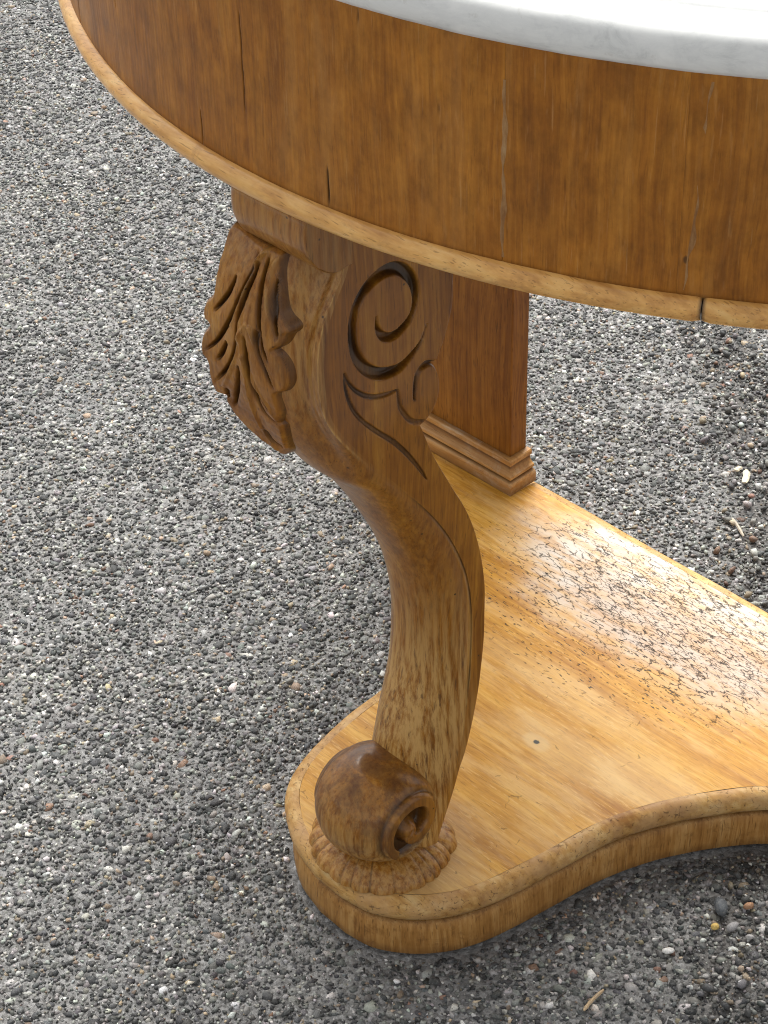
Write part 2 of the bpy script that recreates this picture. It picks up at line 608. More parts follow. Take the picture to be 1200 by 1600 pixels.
# ================================================================== MATERIALS OF THE TABLE
def apron_extra(n, co, c, r_, h):
    # old water runs and scuffs: paler vertical smears, and small dark dents
    run = n.step(n.noise(n.map((38, 38, 5), co), 1, 6, 0.65, 0.6), 0.50, 0.70)
    c = n.mix(n.math('MULTIPLY', run, 0.45), c, (0.36, 0.175, 0.045))
    dk = n.step(n.noise(n.map((34, 34, 5), co, (3, 1, 2)), 1, 5, 0.6, 0.5), 0.54, 0.72)
    c = n.mix(n.math('MULTIPLY', dk, 0.50), c, (0.120, 0.042, 0.009))
    fl = n.step(n.noise(n.map((300, 300, 42), co, (1, 5, 2)), 1, 3, 0.6), 0.60, 0.72)
    c = n.mix(n.math('MULTIPLY', fl, 0.22), c, (0.40, 0.215, 0.075))
    # fine scratches and rubbed grain
    scr = n.step(n.noise(n.map((900, 900, 30), co, (2, 2, 2)), 1, 2, 0.5), 0.66, 0.74)
    c = n.mix(n.math('MULTIPLY', scr, 0.30), c, (0.42, 0.25, 0.10))
    mot = n.noise(n.map((1, 1, 0.5), co), 130, 5, 0.7)
    c = n.mix(1.0, c, n.ramp(mot, [(0.3, 0.76), (0.5, 1.0), (0.7, 1.22)]), 'MULTIPLY')
    v = n.voro(n.map((1, 1, 0.6), co), 40)
    vc = n.voro(n.map((1, 1, 0.6), co), 40, out='Color')
    dm = n.math('MULTIPLY', n.math('SUBTRACT', 1.0, n.step(v, 0.035, 0.07)), n.step(vc, 0.66, 0.72))
    c = n.mix(n.math('MULTIPLY', dm, 0.8), c, (0.035, 0.018, 0.008))
    return c, r_, h


M_APRON = wood('veneer_brown', (0.165, 0.054, 0.0050), (0.290, 0.110, 0.0110), (0.400, 0.172, 0.023), 'z', 520, 12, rough=0.40,
               pores=0.25, dirt_shade=True, randomise=True, bump=0.32, extra=apron_extra, contrast=1.0, vary=0.5, gloss_var=0.1)
M_BEAD = wood('bead_honey', (0.44, 0.200, 0.050), (0.70, 0.385, 0.115), (0.80, 0.51, 0.19), 'x', 260, 30, rough=0.38, blotch=(0.30, 0.15, 0.06),
              blotch_amt=0.35, blotch_scale=60, pores=0.5, holes=0.9, randomise=True, dirt_shade=True, bump=0.35, vary=0.40, contrast=1.4, coat=0.4)


def leg_extra(n, co, c, r_, h):
    # worn-through polish low on the shank and on the crests: pale ochre rubbed patches with reddish-brown islands
    w = n.attr('wear_highlight')
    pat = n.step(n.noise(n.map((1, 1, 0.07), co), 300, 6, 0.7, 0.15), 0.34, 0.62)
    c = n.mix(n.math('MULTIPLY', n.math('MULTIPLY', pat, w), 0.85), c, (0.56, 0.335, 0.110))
    isl = n.step(n.noise(n.map((1, 1, 0.09), co, (2, 4, 1)), 380, 5, 0.70, 0.15), 0.54, 0.68)
    c = n.mix(n.math('MULTIPLY', n.math('MULTIPLY', isl, n.math('ADD', n.math('MULTIPLY', w, 0.85), 0.12)), 0.75), c, (0.070, 0.026, 0.011))
    blo = n.step(n.noise(n.map((1, 1, 0.8), co, (7, 1, 3)), 42, 5, 0.65, 0.6), 0.44, 0.64)
    c = n.mix(n.math('MULTIPLY', n.math('MULTIPLY', blo, n.attr('patina')), 0.62), c, (0.065, 0.027, 0.013))
    v = n.voro(co, 100)
    vc = n.voro(co, 100, out='Color')
    dm = n.math('MULTIPLY', n.math('SUBTRACT', 1.0, n.step(v, 0.05, 0.11)), n.step(vc, 0.70, 0.76))
    c = n.mix(n.math('MULTIPLY', dm, 0.85), c, (0.03, 0.016, 0.008))
    return c, r_, h


LEGC = ((0.110, 0.033, 0.0028), (0.265, 0.096, 0.0075), (0.430, 0.195, 0.022))
M_LEG = wood('carved_leg_brown', *LEGC, 'z', 420, 14, rough=0.42, coat=0.45, pores=0.5, dirt_shade=True, bump=0.35, extra=leg_extra, vary=0.45, gloss_var=0.12, contrast=1.1, spec=0.15)
M_PIL = wood('pilaster_brown', (0.165, 0.053, 0.0070), (0.285, 0.108, 0.014), (0.38, 0.165, 0.028), 'z', 480, 8, rough=0.42, pores=0.6, bump=0.3, vary=0.4, contrast=1.4)
M_PILB = wood('pilaster_base_honey', (0.26, 0.105, 0.026), (0.46, 0.230, 0.070), (0.60, 0.36, 0.14), 'x', 380, 10, rough=0.4, pores=0.5, holes=1.0,
              blotch=(0.60, 0.50, 0.36), blotch_amt=0.5, bump=0.3, dirt_shade=True, dirt_shade_col=(0.07, 0.026, 0.008))


def rngmask(n, co, cx, cy, rx, ry, rot, wob=0.35, sc=9):
    """soft irregular patch on the platform top"""
    m = n.map((1, 1, 1), co, (-cx, -cy, 0))
    m = n.map((1 / rx, 1 / ry, 1), m, rot=(0, 0, 0))
    sp = n.node('ShaderNodeSeparateXYZ')
    n.put(sp.inputs[0], m)
    d = n.math('SQRT', n.math('ADD', n.math('POWER', n.math('ABSOLUTE', sp.outputs[0]), 2.0), n.math('POWER', n.math('ABSOLUTE', sp.outputs[1]), 2.0)))
    d = n.math('ADD', d, n.math('MULTIPLY', n.math('SUBTRACT', n.noise(co, sc, 5, 0.65), 0.5), wob * 2))
    return n.math('SUBTRACT', 1.0, n.step(d, 0.55, 1.05))


def crack_lines(n, co, scale, ax, width, seed, keep_lo, keep_hi, zone=None):
    m = n.map((scale * ax[0], scale * ax[1], scale), co, (seed, seed * 2.3, 0))
    wv = n.noise(m, 2.2, 3, 0.6, col=True)
    vm = n.node('ShaderNodeVectorMath', operation='MULTIPLY_ADD')
    n.put(vm.inputs[0], wv)
    vm.inputs[1].default_value = (0.55, 0.55, 0.55)
    n.put(vm.inputs[2], m)
    e = n.voro(vm.outputs[0], 1, 'DISTANCE_TO_EDGE')
    k = n.step(n.noise(n.map((1, 1, 1), m, (4, 2, 1)), 1.3, 2, 0.5), keep_lo, keep_hi)
    if zone is not None:
        k = n.math('MULTIPLY', k, zone)
    vw = n.math('ADD', 0.35, n.noise(m, 1.9, 2, 0.5))
    wd = n.math('ADD', n.math('MULTIPLY', n.math('MULTIPLY', k, vw), width), 0.0008)
    return n.math('MULTIPLY', n.math('SUBTRACT', 1.0, n.step(e, 0.0, wd)), n.step(k, 0.02, 0.25))


def top_extra(n, co, c, r_, h):
    bleach = rngmask(n, co, -0.01, -0.262, 0.19, 0.085, 0.0, 0.40, 14)
    pale = n.step(n.noise(n.map((9, 40, 1), co), 1, 5, 0.65), 0.46, 0.68)
    c = n.mix(n.math('MULTIPLY', pale, 0.50), c, (0.66, 0.43, 0.185))
    straw = n.step(n.noise(n.map((70, 520, 1), co, (1, 3, 0)), 1, 3, 0.6), 0.56, 0.66)
    sz = n.math('ADD', 0.25, n.step(n.noise(co, 12, 4, 0.6), 0.42, 0.62), clamp=True)
    c = n.mix(n.math('MULTIPLY', n.math('MULTIPLY', straw, sz), 0.55), c, (0.68, 0.43, 0.15))
    dkf = n.step(n.noise(n.map((55, 420, 1), co, (5, 3, 0)), 1, 3, 0.6), 0.60, 0.70)
    c = n.mix(n.math('MULTIPLY', dkf, 0.35), c, (0.27, 0.115, 0.022))
    haze = n.math('MULTIPLY', bleach, n.math('ADD', 0.45, n.math('MULTIPLY', n.step(n.noise(n.map((24, 90, 1), co), 1, 5, 0.7), 0.35, 0.62), 0.65)))
    c = n.mix(n.math('MULTIPLY', haze, 0.90), c, (0.61, 0.545, 0.475))
    pink = n.math('MULTIPLY', rngmask(n, co, 0.02, -0.285, 0.15, 0.045, 0.0, 0.5, 20), 0.35)
    c = n.mix(pink, c, (0.47, 0.29, 0.19))
    # worn bare patches by the front edge
    for (cx, cy, rx, ry, a) in ((0.03, -0.44, 0.07, 0.025, 0.35), (0.09, -0.42, 0.05, 0.03, 0.4), (0.06, -0.60, 0.03, 0.04, 0.3), (-0.02, -0.39, 0.10, 0.022, 0.3)):
        c = n.mix(n.math('MULTIPLY', rngmask(n, co, cx, cy, rx, ry, 0, 0.5, 30), a), c, (0.68, 0.45, 0.19))
    # grey dirt ring round the foot of the leg
    c = n.mix(n.math('MULTIPLY', rngmask(n, co, 0.005, -0.588, 0.075, 0.068, 0, 0.30, 60), 0.30), c, (0.33, 0.26, 0.18))
    # checks and crackle in the finish
    z1 = rngmask(n, co, 0.0, -0.275, 0.20, 0.085, 0.0, 0.45, 22)
    z2 = rngmask(n, co, -0.01, -0.272, 0.13, 0.05, 0.0, 0.45, 26)
    k1 = crack_lines(n, co, 105, (0.62, 1.7), 0.075, 3.1, 0.36, 0.58, z1)
    k2 = crack_lines(n, co, 250, (0.45, 1.6), 0.11, 7.7, 0.42, 0.60, z2)
    dash = n.step(n.noise(n.map((170, 640, 1), co), 1, 1, 0.4), 0.64, 0.69)
    dz = n.math('ADD', n.math('MULTIPLY', rngmask(n, co, -0.04, -0.31, 0.17, 0.10, 0, 0.5, 24), 0.9), 0.10, clamp=True)
    k3 = n.math('MULTIPLY', dash, dz)
    k4 = n.math('MULTIPLY', crack_lines(n, co, 60, (0.9, 0.9), 0.06, 1.7, 0.62, 0.72), 0.5)
    k = n.math('MAXIMUM', n.math('MAXIMUM', k1, k2), n.math('MAXIMUM', k3, k4))
    c = n.mix(n.math('MULTIPLY', k, 0.95), c, (0.012, 0.009, 0.008))
    h = n.math('SUBTRACT', h, n.math('MULTIPLY', k, 1.6))
    # a knot
    kn = rngmask(n, co, 0.007, -0.446, 0.0030, 0.0024, 0, 0.45, 420)
    kr = rngmask(n, co, 0.007, -0.446, 0.014, 0.009, 0, 0.2, 120)
    c = n.mix(n.math('MULTIPLY', kr, 0.5), c, (0.64, 0.45, 0.22))
    c = n.mix(kn, c, (0.05, 0.045, 0.035))
    r_ = n.math('ADD', r_, n.math('MULTIPLY', bleach, 0.28))
    return c, r_, h


M_TOP = wood('platform_top_honey', (0.36, 0.150, 0.018), (0.53, 0.258, 0.036), (0.65, 0.37, 0.080), 'x', 330, 16, rough=0.40, pores=0.45, bump=0.3,
             extra=top_extra, vary=0.3, gloss_var=0.12, contrast=1.7, spec=0.13)


def lip_extra(n, co, c, r_, h):
    k1 = crack_lines(n, co, 210, (1.0, 1.0), 0.09, 2.2, 0.50, 0.72)
    sp = n.step(n.noise(n.map((1, 1, 1.5), co), 420, 3, 0.6), 0.63, 0.70)
    band = n.step(n.noise(co, 22, 4, 0.6), 0.42, 0.60)
    k = n.math('MAXIMUM', n.math('MULTIPLY', k1, 0.8), n.math('MULTIPLY', sp, n.math('ADD', n.math('MULTIPLY', band, 0.7), 0.15)))
    pk = n.step(n.noise(co, 30, 5, 0.65), 0.44, 0.64)
    c = n.mix(n.math('MULTIPLY', pk, 0.6), c, (0.47, 0.285, 0.135))
    c = n.mix(n.math('MULTIPLY', k, 0.85), c, (0.045, 0.026, 0.016))
    return c, r_, n.math('SUBTRACT', h, n.math('MULTIPLY', k, 1.2))


M_LIP = wood('platform_edge_worn', (0.32, 0.150, 0.040), (0.52, 0.295, 0.092), (0.67, 0.46, 0.20), 'x', 200, 60, rough=0.50, pores=0.35, bump=0.6,
             extra=lip_extra, vary=0.5, dirt_shade=True, contrast=1.6)
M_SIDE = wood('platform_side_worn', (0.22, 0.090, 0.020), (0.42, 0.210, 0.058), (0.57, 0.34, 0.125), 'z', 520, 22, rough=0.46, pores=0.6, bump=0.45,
              blotch=(0.15, 0.062, 0.020), blotch_amt=0.55, blotch_scale=70, vary=0.6, dirt_shade=True, contrast=1.25)
M_UNDER = wood('raw_underside', (0.05, 0.03, 0.015), (0.10, 0.06, 0.03), (0.16, 0.10, 0.05), 'x', 200, 10, rough=0.8)


def filler_mat():
    n = NT('old_filler')
    c = n.ramp(n.noise(n.map((200, 200, 60), n.co), 1, 5, 0.7), [(0.36, (0.19, 0.075, 0.012)), (0.54, (0.30, 0.155, 0.050)), (0.74, (0.40, 0.26, 0.12))])
    return n.done(c, 0.6, n.bump(n.noise(n.co, 500, 3), 0.3, 0.0004))


def marble_mat():
    n = NT('white_marble')
    co = n.co
    v = n.noise(n.map((1, 1, 1), co), 7, 8, 0.62, 1.6)
    vein = n.math('SUBTRACT', 1.0, n.step(n.math('ABSOLUTE', n.math('SUBTRACT', v, 0.5)), 0.0, 0.028))
    cl = n.noise(n.map((1, 1, 2.5), co), 34, 8, 0.72, 0.8)
    c = n.ramp(cl, [(0.30, (0.50, 0.512, 0.508)), (0.46, (0.66, 0.67, 0.66)), (0.68, (0.74, 0.745, 0.73))])
    c = n.mix(n.math('MULTIPLY', vein, 0.16), c, (0.50, 0.51, 0.52))
    sp = n.step(n.noise(co, 120, 4, 0.7), 0.62, 0.72)
    c = n.mix(n.math('MULTIPLY', sp, 0.35), c, (0.50, 0.49, 0.46))
    m = n.done(c, n.math('ADD', 0.45, n.math('MULTIPLY', cl, 0.15)), n.bump(n.noise(co, 260, 4), 0.08, 0.0005), 0.5)
    n.b.inputs['Subsurface Weight'].default_value = 0.15
    n.b.inputs['Subsurface Radius'].default_value = (0.006, 0.006, 0.006)
    return m


M_MARB, M_FILL = marble_mat(), filler_mat()

# ================================================================== THE TABLE
table = thing('console_table', 'bow-fronted Victorian console table in worn honey and brown wood with white marble top', 'table', (0, -0.42, 0))

# ---- platform
def ring_mesh(name, prof, mat, wob=0.0, dirt_shade=None, seed=3):
    V, F = sweep(PLAT, PLAT_N, prof, closed_path=True)
    if wob:
        k = len(prof)
        nn = np.repeat(PLAT_N, k, 0)
        w = wob * vnoise(V * 70, seed, 3)
        V[:, :2] += nn * w[:, None]
        V[:, 2] += 0.4 * wob * vnoise(V * 90, seed + 1, 2)
    at = None
    if dirt_shade is not None:
        at = {'dirt_shade': ('FLOAT', np.tile(dirt_shade, len(PLAT)))}
    return V, F, at


platform_inset = [(-0.0105, 0.0551)]
outer_top = PLAT + PLAT_N * -0.0105
top_me_V = np.c_[outer_top, np.full(len(outer_top), 0.0551)]
from mathutils.geometry import delaunay_2d_cdt
nO = len(outer_top)
gxx, gyy = np.meshgrid(np.arange(-0.40, 0.41, 0.02), np.arange(-0.64, -0.2, 0.02), indexing='ij')
inner_pts = np.stack([gxx.ravel(), gyy.ravel()], 1)
inner_pts = inner_pts[inside(PLAT - PLAT_N * 0.016, inner_pts)]
cv, ce, cf, *_ = delaunay_2d_cdt([Vector(map(float, q)) for q in np.vstack([outer_top, inner_pts])],
                                 [(i, (i + 1) % nO) for i in range(nO)], [], 1, 1e-6)
platform = link_mesh('platform', [(q.x, q.y, 0.0551) for q in cv], [list(f) for f in cf], M_TOP, table, smooth=False)
platform['label'] = 'pale honey platform top crackled and bleached towards the back edge'
me = platform.data
if me.polygons[0].normal.z < 0:
    me.flip_normals()
sub(platform, table)
lip_prof = [(-0.0105, 0.0550), (-0.0085, 0.0550), (-0.0065, 0.0547), (-0.0040, 0.0537), (-0.0018, 0.0518), (-0.0004, 0.0490), (0.0, 0.0460),
            (-0.0004, 0.0430), (-0.0016, 0.0403), (-0.0034, 0.0384), (-0.0056, 0.0374), (-0.0082, 0.0370)]
V, F, at = ring_mesh('l', lip_prof, M_LIP, 0.00055, np.array([0] * 8 + [0.1, 0.3, 0.6, 0.8]))  # underside of the lip painted darker to deepen its overhang shade
link_mesh('rounded_edge', V, F, M_LIP, platform, attrs=at)
side_prof = [(-0.0085, 0.0372), (-0.0100, 0.0348), (-0.0068, 0.0334), (-0.0046, 0.0316), (-0.0038, 0.024), (-0.0036, 0.012), (-0.0038, 0.004),
             (-0.006, 0.0015), (-0.03, 0.0015)]
V, F, at = ring_mesh('s', side_prof, M_SIDE, 0.0005, np.array([0.9, 0.8, 0.3, 0, 0, 0, 0.1, 0.4, 0.5]), 8)  # top groove painted dark to strengthen the shade below the lip
link_mesh('side_band', V, F, M_SIDE, platform, attrs=at)

# ---- back pilasters
def pilaster(s):
    x0, x1 = sorted((s * 0.2135, s * 0.336))
    yb, yf = YB - 0.004, YB - 0.0235
    V, F = box_mesh(x0, x1, yf, yb, ZP - 0.001, 0.596, 0.0012)
    sh = link_mesh('pilaster', V, F, M_PIL, table, smooth=False)
    sub(sh, table)
    # stepped base moulding: three-sided collar
    prof = [(0.0002, 0.0850), (0.0034, 0.0846), (0.0042, 0.0836), (0.0042, 0.0800), (0.0030, 0.0792), (0.0026, 0.0770), (0.0034, 0.0742), (0.0050, 0.0722), (0.0064, 0.0714),
            (0.0066, 0.0690), (0.0050, 0.0682), (0.0050, 0.0670), (0.0076, 0.0655), (0.0082, 0.0640), (0.0082, 0.0553)]
    path = [(x0, yb), (x0, yf), (x1, yf), (x1, yb)]
    V, F = [], []
    for (o, z) in [(o_ * 1.28, z_) for o_, z_ in prof]:
        V += [(x0 - o, yb + 0.001, z), (x0 - o, yf - o, z), (x1 + o, yf - o, z), (x1 + o, yb + 0.001, z)]
    for i in range(len(prof) - 1):
        for j in range(3):
            F.append([i * 4 + j, (i + 1) * 4 + j, (i + 1) * 4 + j + 1, i * 4 + j + 1])
    dm = np.repeat([0.5, 0, 0, 0, 0.75, 0.7, 0.2, 0, 0, 0, 0.8, 0.8, 0, 0, 0.55], 4)
    link_mesh('base_moulding', V, F, M_PILB, sh, smooth=False, attrs={'dirt_shade': ('FLOAT', dm)})
    return sh


pilaster(-1)
pilaster(1)

# ---- apron: frame core, veneer sheets, bead segments
Pc, Nc = bow(TH_L, TH_R, 160)
zc0, zc1 = 0.592, ZM - 0.0015
ins = Pc - Nc * 0.004
V = np.vstack([np.c_[ins, np.full(len(ins), zc0)], np.c_[ins, np.full(len(ins), zc1)]])
k = len(ins)
F = [[i, i + 1, k + i + 1, k + i] for i in range(k - 1)] + [list(range(k))[::-1], list(range(k, 2 * k)), [0, k, 2 * k - 1, k - 1]]
frame = link_mesh('apron_frame', V, F, M_UNDER, table, smooth=False)
sub(frame, table)

joints = [TH_L, -138.0, -112.2, -74.37, -65.6, -44.0, TH_R]
cracks = [(-90.75, 0.640, 0.692, 0.0007), (-94.77, 0.606, 0.624, 0.0007), (-84.8, 0.606, 0.627, 0.0010), (-104.0, 0.65, 0.716, 0.0005),
          (-82.5, 0.712, 0.7165, 0.0009), (-100.5, 0.690, 0.716, 0.0004), (-77.9, 0.6765, 0.6800, 0.0012)]
for i in range(len(joints) - 1):
    a, b = joints[i] + 0.004, joints[i + 1] - 0.004
    nth = max(6, int((b - a) * math.radians(1) * 0.62 / 0.0012))
    th = np.linspace(a, b, nth)
    for cth, z0, z1, w in cracks:                   # finer columns at the splits
        if a < cth < b:
            th = np.sort(np.r_[th, cth + np.array([-0.14, -0.09, -0.05, -0.02, 0, 0.02, 0.05, 0.09, 0.14])])
    nth = len(th)
    nz = 60
    zz = np.linspace(0.6015, ZM + 0.0006, nz)
    TH, ZZ = np.meshgrid(th, zz, indexing='ij')
    tr = np.radians(TH.ravel())
    P = np.stack([A * np.cos(tr), B_ * np.sin(tr)], 1)
    N = np.stack([np.cos(tr) / A, np.sin(tr) / B_], 1)
    N /= np.linalg.norm(N, axis=1)[:, None]
    z = ZZ.ravel()
    off = 0.00018 * vnoise(np.c_[P, z * 0.4] * 60, 20 + i, 2)
    e = np.minimum(np.abs(TH.ravel() - a), np.abs(TH.ravel() - b)) * 0.0108
    off -= 0.0003 * (1 - sstep(e, 0, 0.0008))
    dirt_shade = np.zeros(len(z))
    for cth, z0, z1, w in cracks:
        dx = np.abs(TH.ravel() - cth - 0.015 * np.sin(z * 300)) * 0.0109
        m = (1 - sstep(dx, w * 0.35, w)) * sstep(z, z0 - 0.004, z0 + 0.004) * (1 - sstep(z, z1 - 0.006, z1 + 0.002))
        off -= 0.0012 * m
        dirt_shade = np.maximum(dirt_shade, m)
    dirt_shade = np.maximum(dirt_shade, 0.55 * (1 - sstep(z, 0.6025, 0.6050)))
    P = P + N * off[:, None]
    link_mesh('veneer_sheet', np.c_[P, z], grid_faces(nth, nz), M_APRON, frame, attrs={'dirt_shade': ('FLOAT', dirt_shade)})


def filler(th_fn, w_fn, z0, z1, name='joint_filler', proud=0.00012):
    zz = np.linspace(z0, z1, 70)
    V = []
    for q in zz:
        t = th_fn(q)
        w = w_fn(q)
        for s, o in ((-1, -0.0003), (-0.6, proud), (0.6, proud), (1, -0.0003)):
            tr = math.radians(t + s * w / 0.0109 / 2)
            p = np.array([A * math.cos(tr), B_ * math.sin(tr)])
            nn = np.array([math.cos(tr) / A, math.sin(tr) / B_]); nn /= np.linalg.norm(nn)
            V.append((*(p + nn * o), q))
    link_mesh(name, np.array(V), grid_faces(len(zz), 4), M_FILL, frame)


filler(lambda q: -74.37 + 0.05 * math.sin(q * 170), lambda q: 0.0040 * max(0.2, 0.7 + 0.3 * math.sin(q * 160 + 1) + 0.2 * math.sin(q * 420)), 0.606, 0.700)
filler(lambda q: -64.95 + (q - 0.66) * 4 + 0.07 * math.sin(q * 90) + 0.04 * math.sin(q * 310),
       lambda q: 0.0044 * max(0.12, 0.5 + 0.35 * math.sin(q * 140 + 0.6) + 0.25 * math.sin(q * 330)), 0.606, 0.7145)

bead_j = [TH_L, -120.0, -64.3, -45.0, TH_R]
for i in range(len(bead_j) - 1):
    a, b = bead_j[i] + 0.022, bead_j[i + 1] - 0.022
    nth = int((b - a) * 0.0108 / 0.0022)
    Pb, Nb = bow(a, b, nth)
    ang = np.radians(np.linspace(-110, 110, 17))
    r1, r2 = 0.0068, 0.0066
    prof = np.stack([-0.0006 + r1 * np.cos(ang), ZR + r2 * np.sin(ang)], 1)
    V, F = sweep(Pb, Nb, prof)
    kk = len(prof)
    nn = np.repeat(Nb, kk, 0)
    w = 0.0004 * vnoise(V * 60, 40 + i, 3) + 0.00022 * vnoise(V * 260, 50 + i, 2)
    ends = np.minimum(np.arange(nth), np.arange(nth)[::-1])
    taper = np.repeat(np.where(ends < 2, (2 - ends) * -0.0009, 0.0), kk)
    V[:, :2] += nn * (w + taper)[:, None]
    V[:, 2] += 0.5 * w
    d = np.tile(np.r_[0.5, 0.2, np.zeros(kk - 4), 0.35, 0.7], nth)
    d = np.maximum(d, np.repeat(np.where(ends < 1, 0.9, 0.0), kk))
    F2 = [list(f) for f in F] + [list(range(kk)), list(range((nth - 1) * kk, nth * kk))[::-1]]
    o = link_mesh('bead_moulding', V, F2, M_BEAD, frame, attrs={'dirt_shade': ('FLOAT', d)})

# ---- marble slab
Pm, Nm = bow(TH_L, TH_R, 700)
mp = [(-0.03, ZM), (-0.004, ZM), (0.0005, ZM + 0.0008), (0.0028, ZM + 0.0035), (0.0042, ZM + 0.0080), (0.0044, ZM + 0.0125), (0.0034, ZM + 0.0170), (0.0018, ZM + 0.0200),
      (-0.003, ZM + 0.0216), (-0.010, ZM + 0.0224), (-0.0165, ZM + 0.0227), (-0.0180, ZM + 0.0240), (-0.0200, ZM + 0.0258), (-0.0235, ZM + 0.0265), (-0.03, ZM + 0.0266)]
V, F = sweep(Pm, Nm, mp)
kk = len(mp)
V[:, :2] += (np.repeat(Nm, kk, 0) * (0.0005 * vnoise(V * 40, 70, 2) + 0.0003 * vnoise(V * 220, 71, 2))[:, None])
F = [list(f) for f in F]
top_i = [i * kk + kk - 1 for i in range(len(Pm))]
bot_i = [i * kk for i in range(len(Pm))]
F += [top_i, bot_i[::-1], list(range(kk)) , list(range((len(Pm) - 1) * kk, len(Pm) * kk))[::-1]]
F.append([bot_i[0], bot_i[-1], top_i[-1], top_i[0]])
marble = link_mesh('marble_top', V, F, M_MARB, table)
marble['label'] = 'white marble slab with rounded edge lying on the apron'
pn = marble.data
for p_ in pn.polygons:
    if len(p_.vertices) > 4:
        p_.use_smooth = False

# ---- the carved scroll leg
def I(z, pts):
    pts = sorted((b, a) for a, b in pts)
    zz = [q[0] for q in pts]
    yy = [q[1] for q in pts]
    P = catmull(np.array([(a, b) for a, b in zip(zz, yy)]), 12)
    return np.interp(z, P[:, 0], P[:, 1])


BK = [(-0.5605, 0.600), (-0.5610, 0.53), (-0.5621, 0.5071), (-0.5631, 0.4908), (-0.5699, 0.4725), (-0.5762, 0.4615)]
BK2 = [(-0.5881, 0.4225), (-0.5751, 0.391), (-0.5607, 0.3633), (-0.5454, 0.3343), (-0.5345, 0.3045), (-0.5275, 0.2708), (-0.5263, 0.2434), (-0.5273, 0.2101),
       (-0.5325, 0.1723), (-0.5419, 0.1387), (-0.5538, 0.1131), (-0.5656, 0.0893), (-0.576, 0.068), (-0.580, 0.056)]
CR = [(-0.640, 0.600), (-0.6400, 0.575), (-0.6469, 0.5509), (-0.6555, 0.5366), (-0.6626, 0.5232), (-0.667, 0.5066), (-0.6672, 0.4843), (-0.6627, 0.4626), (-0.6483, 0.4384),
      (-0.6167, 0.3982), (-0.5851, 0.3589), (-0.5636, 0.3261), (-0.5483, 0.2935), (-0.5409, 0.2656), (-0.5386, 0.2353), (-0.5399, 0.1954), (-0.5439, 0.168),
      (-0.550, 0.140), (-0.562, 0.105), (-0.576, 0.075), (-0.582, 0.056)]
FR = [(-0.652, 0.600), (-0.654, 0.580), (-0.6635, 0.562), (-0.6725, 0.543), (-0.6785, 0.522), (-0.6800, 0.500), (-0.6770, 0.475), (-0.6685, 0.449), (-0.6560, 0.425), (-0.6400, 0.400),
      (-0.6220, 0.3804), (-0.6030, 0.350), (-0.5790, 0.300), (-0.5690, 0.250), (-0.5720, 0.200), (-0.5840, 0.157), (-0.592, 0.120), (-0.598, 0.085), (-0.598, 0.056)]


def HW(z):
    return I(z, [(0.033, 0.05), (0.032, 0.1), (0.030, 0.2), (0.0312, 0.3), (0.035, 0.4), (0.037, 0.45), (0.037, 0.53), (0.037, 0.6)])


def back_y(z):
    y = np.where(z > 0.4615, I(np.maximum(z, 0.4615), BK), I(np.minimum(z, 0.4225), BK2))
    cz, ry, rz, cy = 0.4435, 0.0150, 0.0208, -0.5885
    t = np.clip(1 - ((z - cz) / rz) ** 2, 0, None)
    mid = (z <= 0.4615) & (z >= 0.4225)
    base = np.interp(z, [0.4225, 0.4615], [-0.5881, -0.5790])
    y = np.where(mid, np.maximum(base, cy + ry * np.sqrt(t)), y)
    return y


zs = np.r_[np.arange(0.056, 0.372, 0.00115), np.arange(0.372, 0.546, 0.0006), np.arange(0.546, 0.5938, 0.0014)]
zs = np.r_[zs[:1], zs[1:][np.diff(zs) > 0.0004]]
nz = len(zs)
n_side, n_left, n_front, n_back = 165, 70, 92, 12
Bz, Cz, Fz, Hz = back_y(zs), I(zs, CR), I(zs, FR), HW(zs)
Bz = np.maximum(Bz, Cz + 0.006)

GROOVES = {
    'big': ([(-0.5841, 0.4897), (-0.5881, 0.481), (-0.595, 0.4753), (-0.6048, 0.471), (-0.6144, 0.4716), (-0.6238, 0.4755), (-0.633, 0.484), (-0.6391, 0.4958), (-0.6408, 0.5093), (-0.6391, 0.521),
             (-0.6342, 0.5296), (-0.6257, 0.5357), (-0.6146, 0.5376), (-0.6053, 0.5347), (-0.598, 0.5279), (-0.5934, 0.5188), (-0.5926, 0.5089), (-0.5956, 0.5007), (-0.6024, 0.4959), (-0.61, 0.4939),
             (-0.6176, 0.4967), (-0.6221, 0.5036), (-0.6233, 0.5128)],
            [0.0004, 0.0010, 0.0018, 0.0026, 0.0031, 0.0031, 0.0029, 0.0028, 0.0028, 0.0029, 0.0030, 0.0032, 0.0033, 0.0032, 0.0030, 0.0026, 0.0022, 0.0021, 0.0023, 0.0024, 0.0022, 0.0015, 0.0004], 0.0048),
    'curl': ([(-0.5775, 0.4605), (-0.5864, 0.4629), (-0.5923, 0.4583), (-0.5945, 0.4459), (-0.5936, 0.4421)], [0.0010, 0.0022, 0.0019, 0.0010, 0.0004], 0.0040),
    'arc': ([(-0.5870, 0.4240), (-0.5958, 0.4287), (-0.6016, 0.4359), (-0.6063, 0.4451), (-0.608, 0.4569)], [0.0010, 0.0013, 0.0014, 0.0012, 0.0007], 0.0026),
    'bracket': ([(-0.608, 0.4569), (-0.6167, 0.4579), (-0.6281, 0.462), (-0.6373, 0.4691), (-0.6444, 0.4783), (-0.6481, 0.4874)], [0.0006, 0.0014, 0.0014, 0.0012, 0.0009, 0.0005], 0.0026),
    'tail': ([(-0.6481, 0.4874), (-0.6473, 0.4757), (-0.6432, 0.4622), (-0.6361, 0.4502), (-0.625, 0.437), (-0.6098, 0.4205), (-0.5962, 0.402), (-0.5863, 0.386), (-0.5822, 0.3784)],
             [0.0006, 0.0010, 0.0011, 0.0011, 0.0013, 0.0014, 0.0013, 0.0010, 0.0004], 0.0026),
}


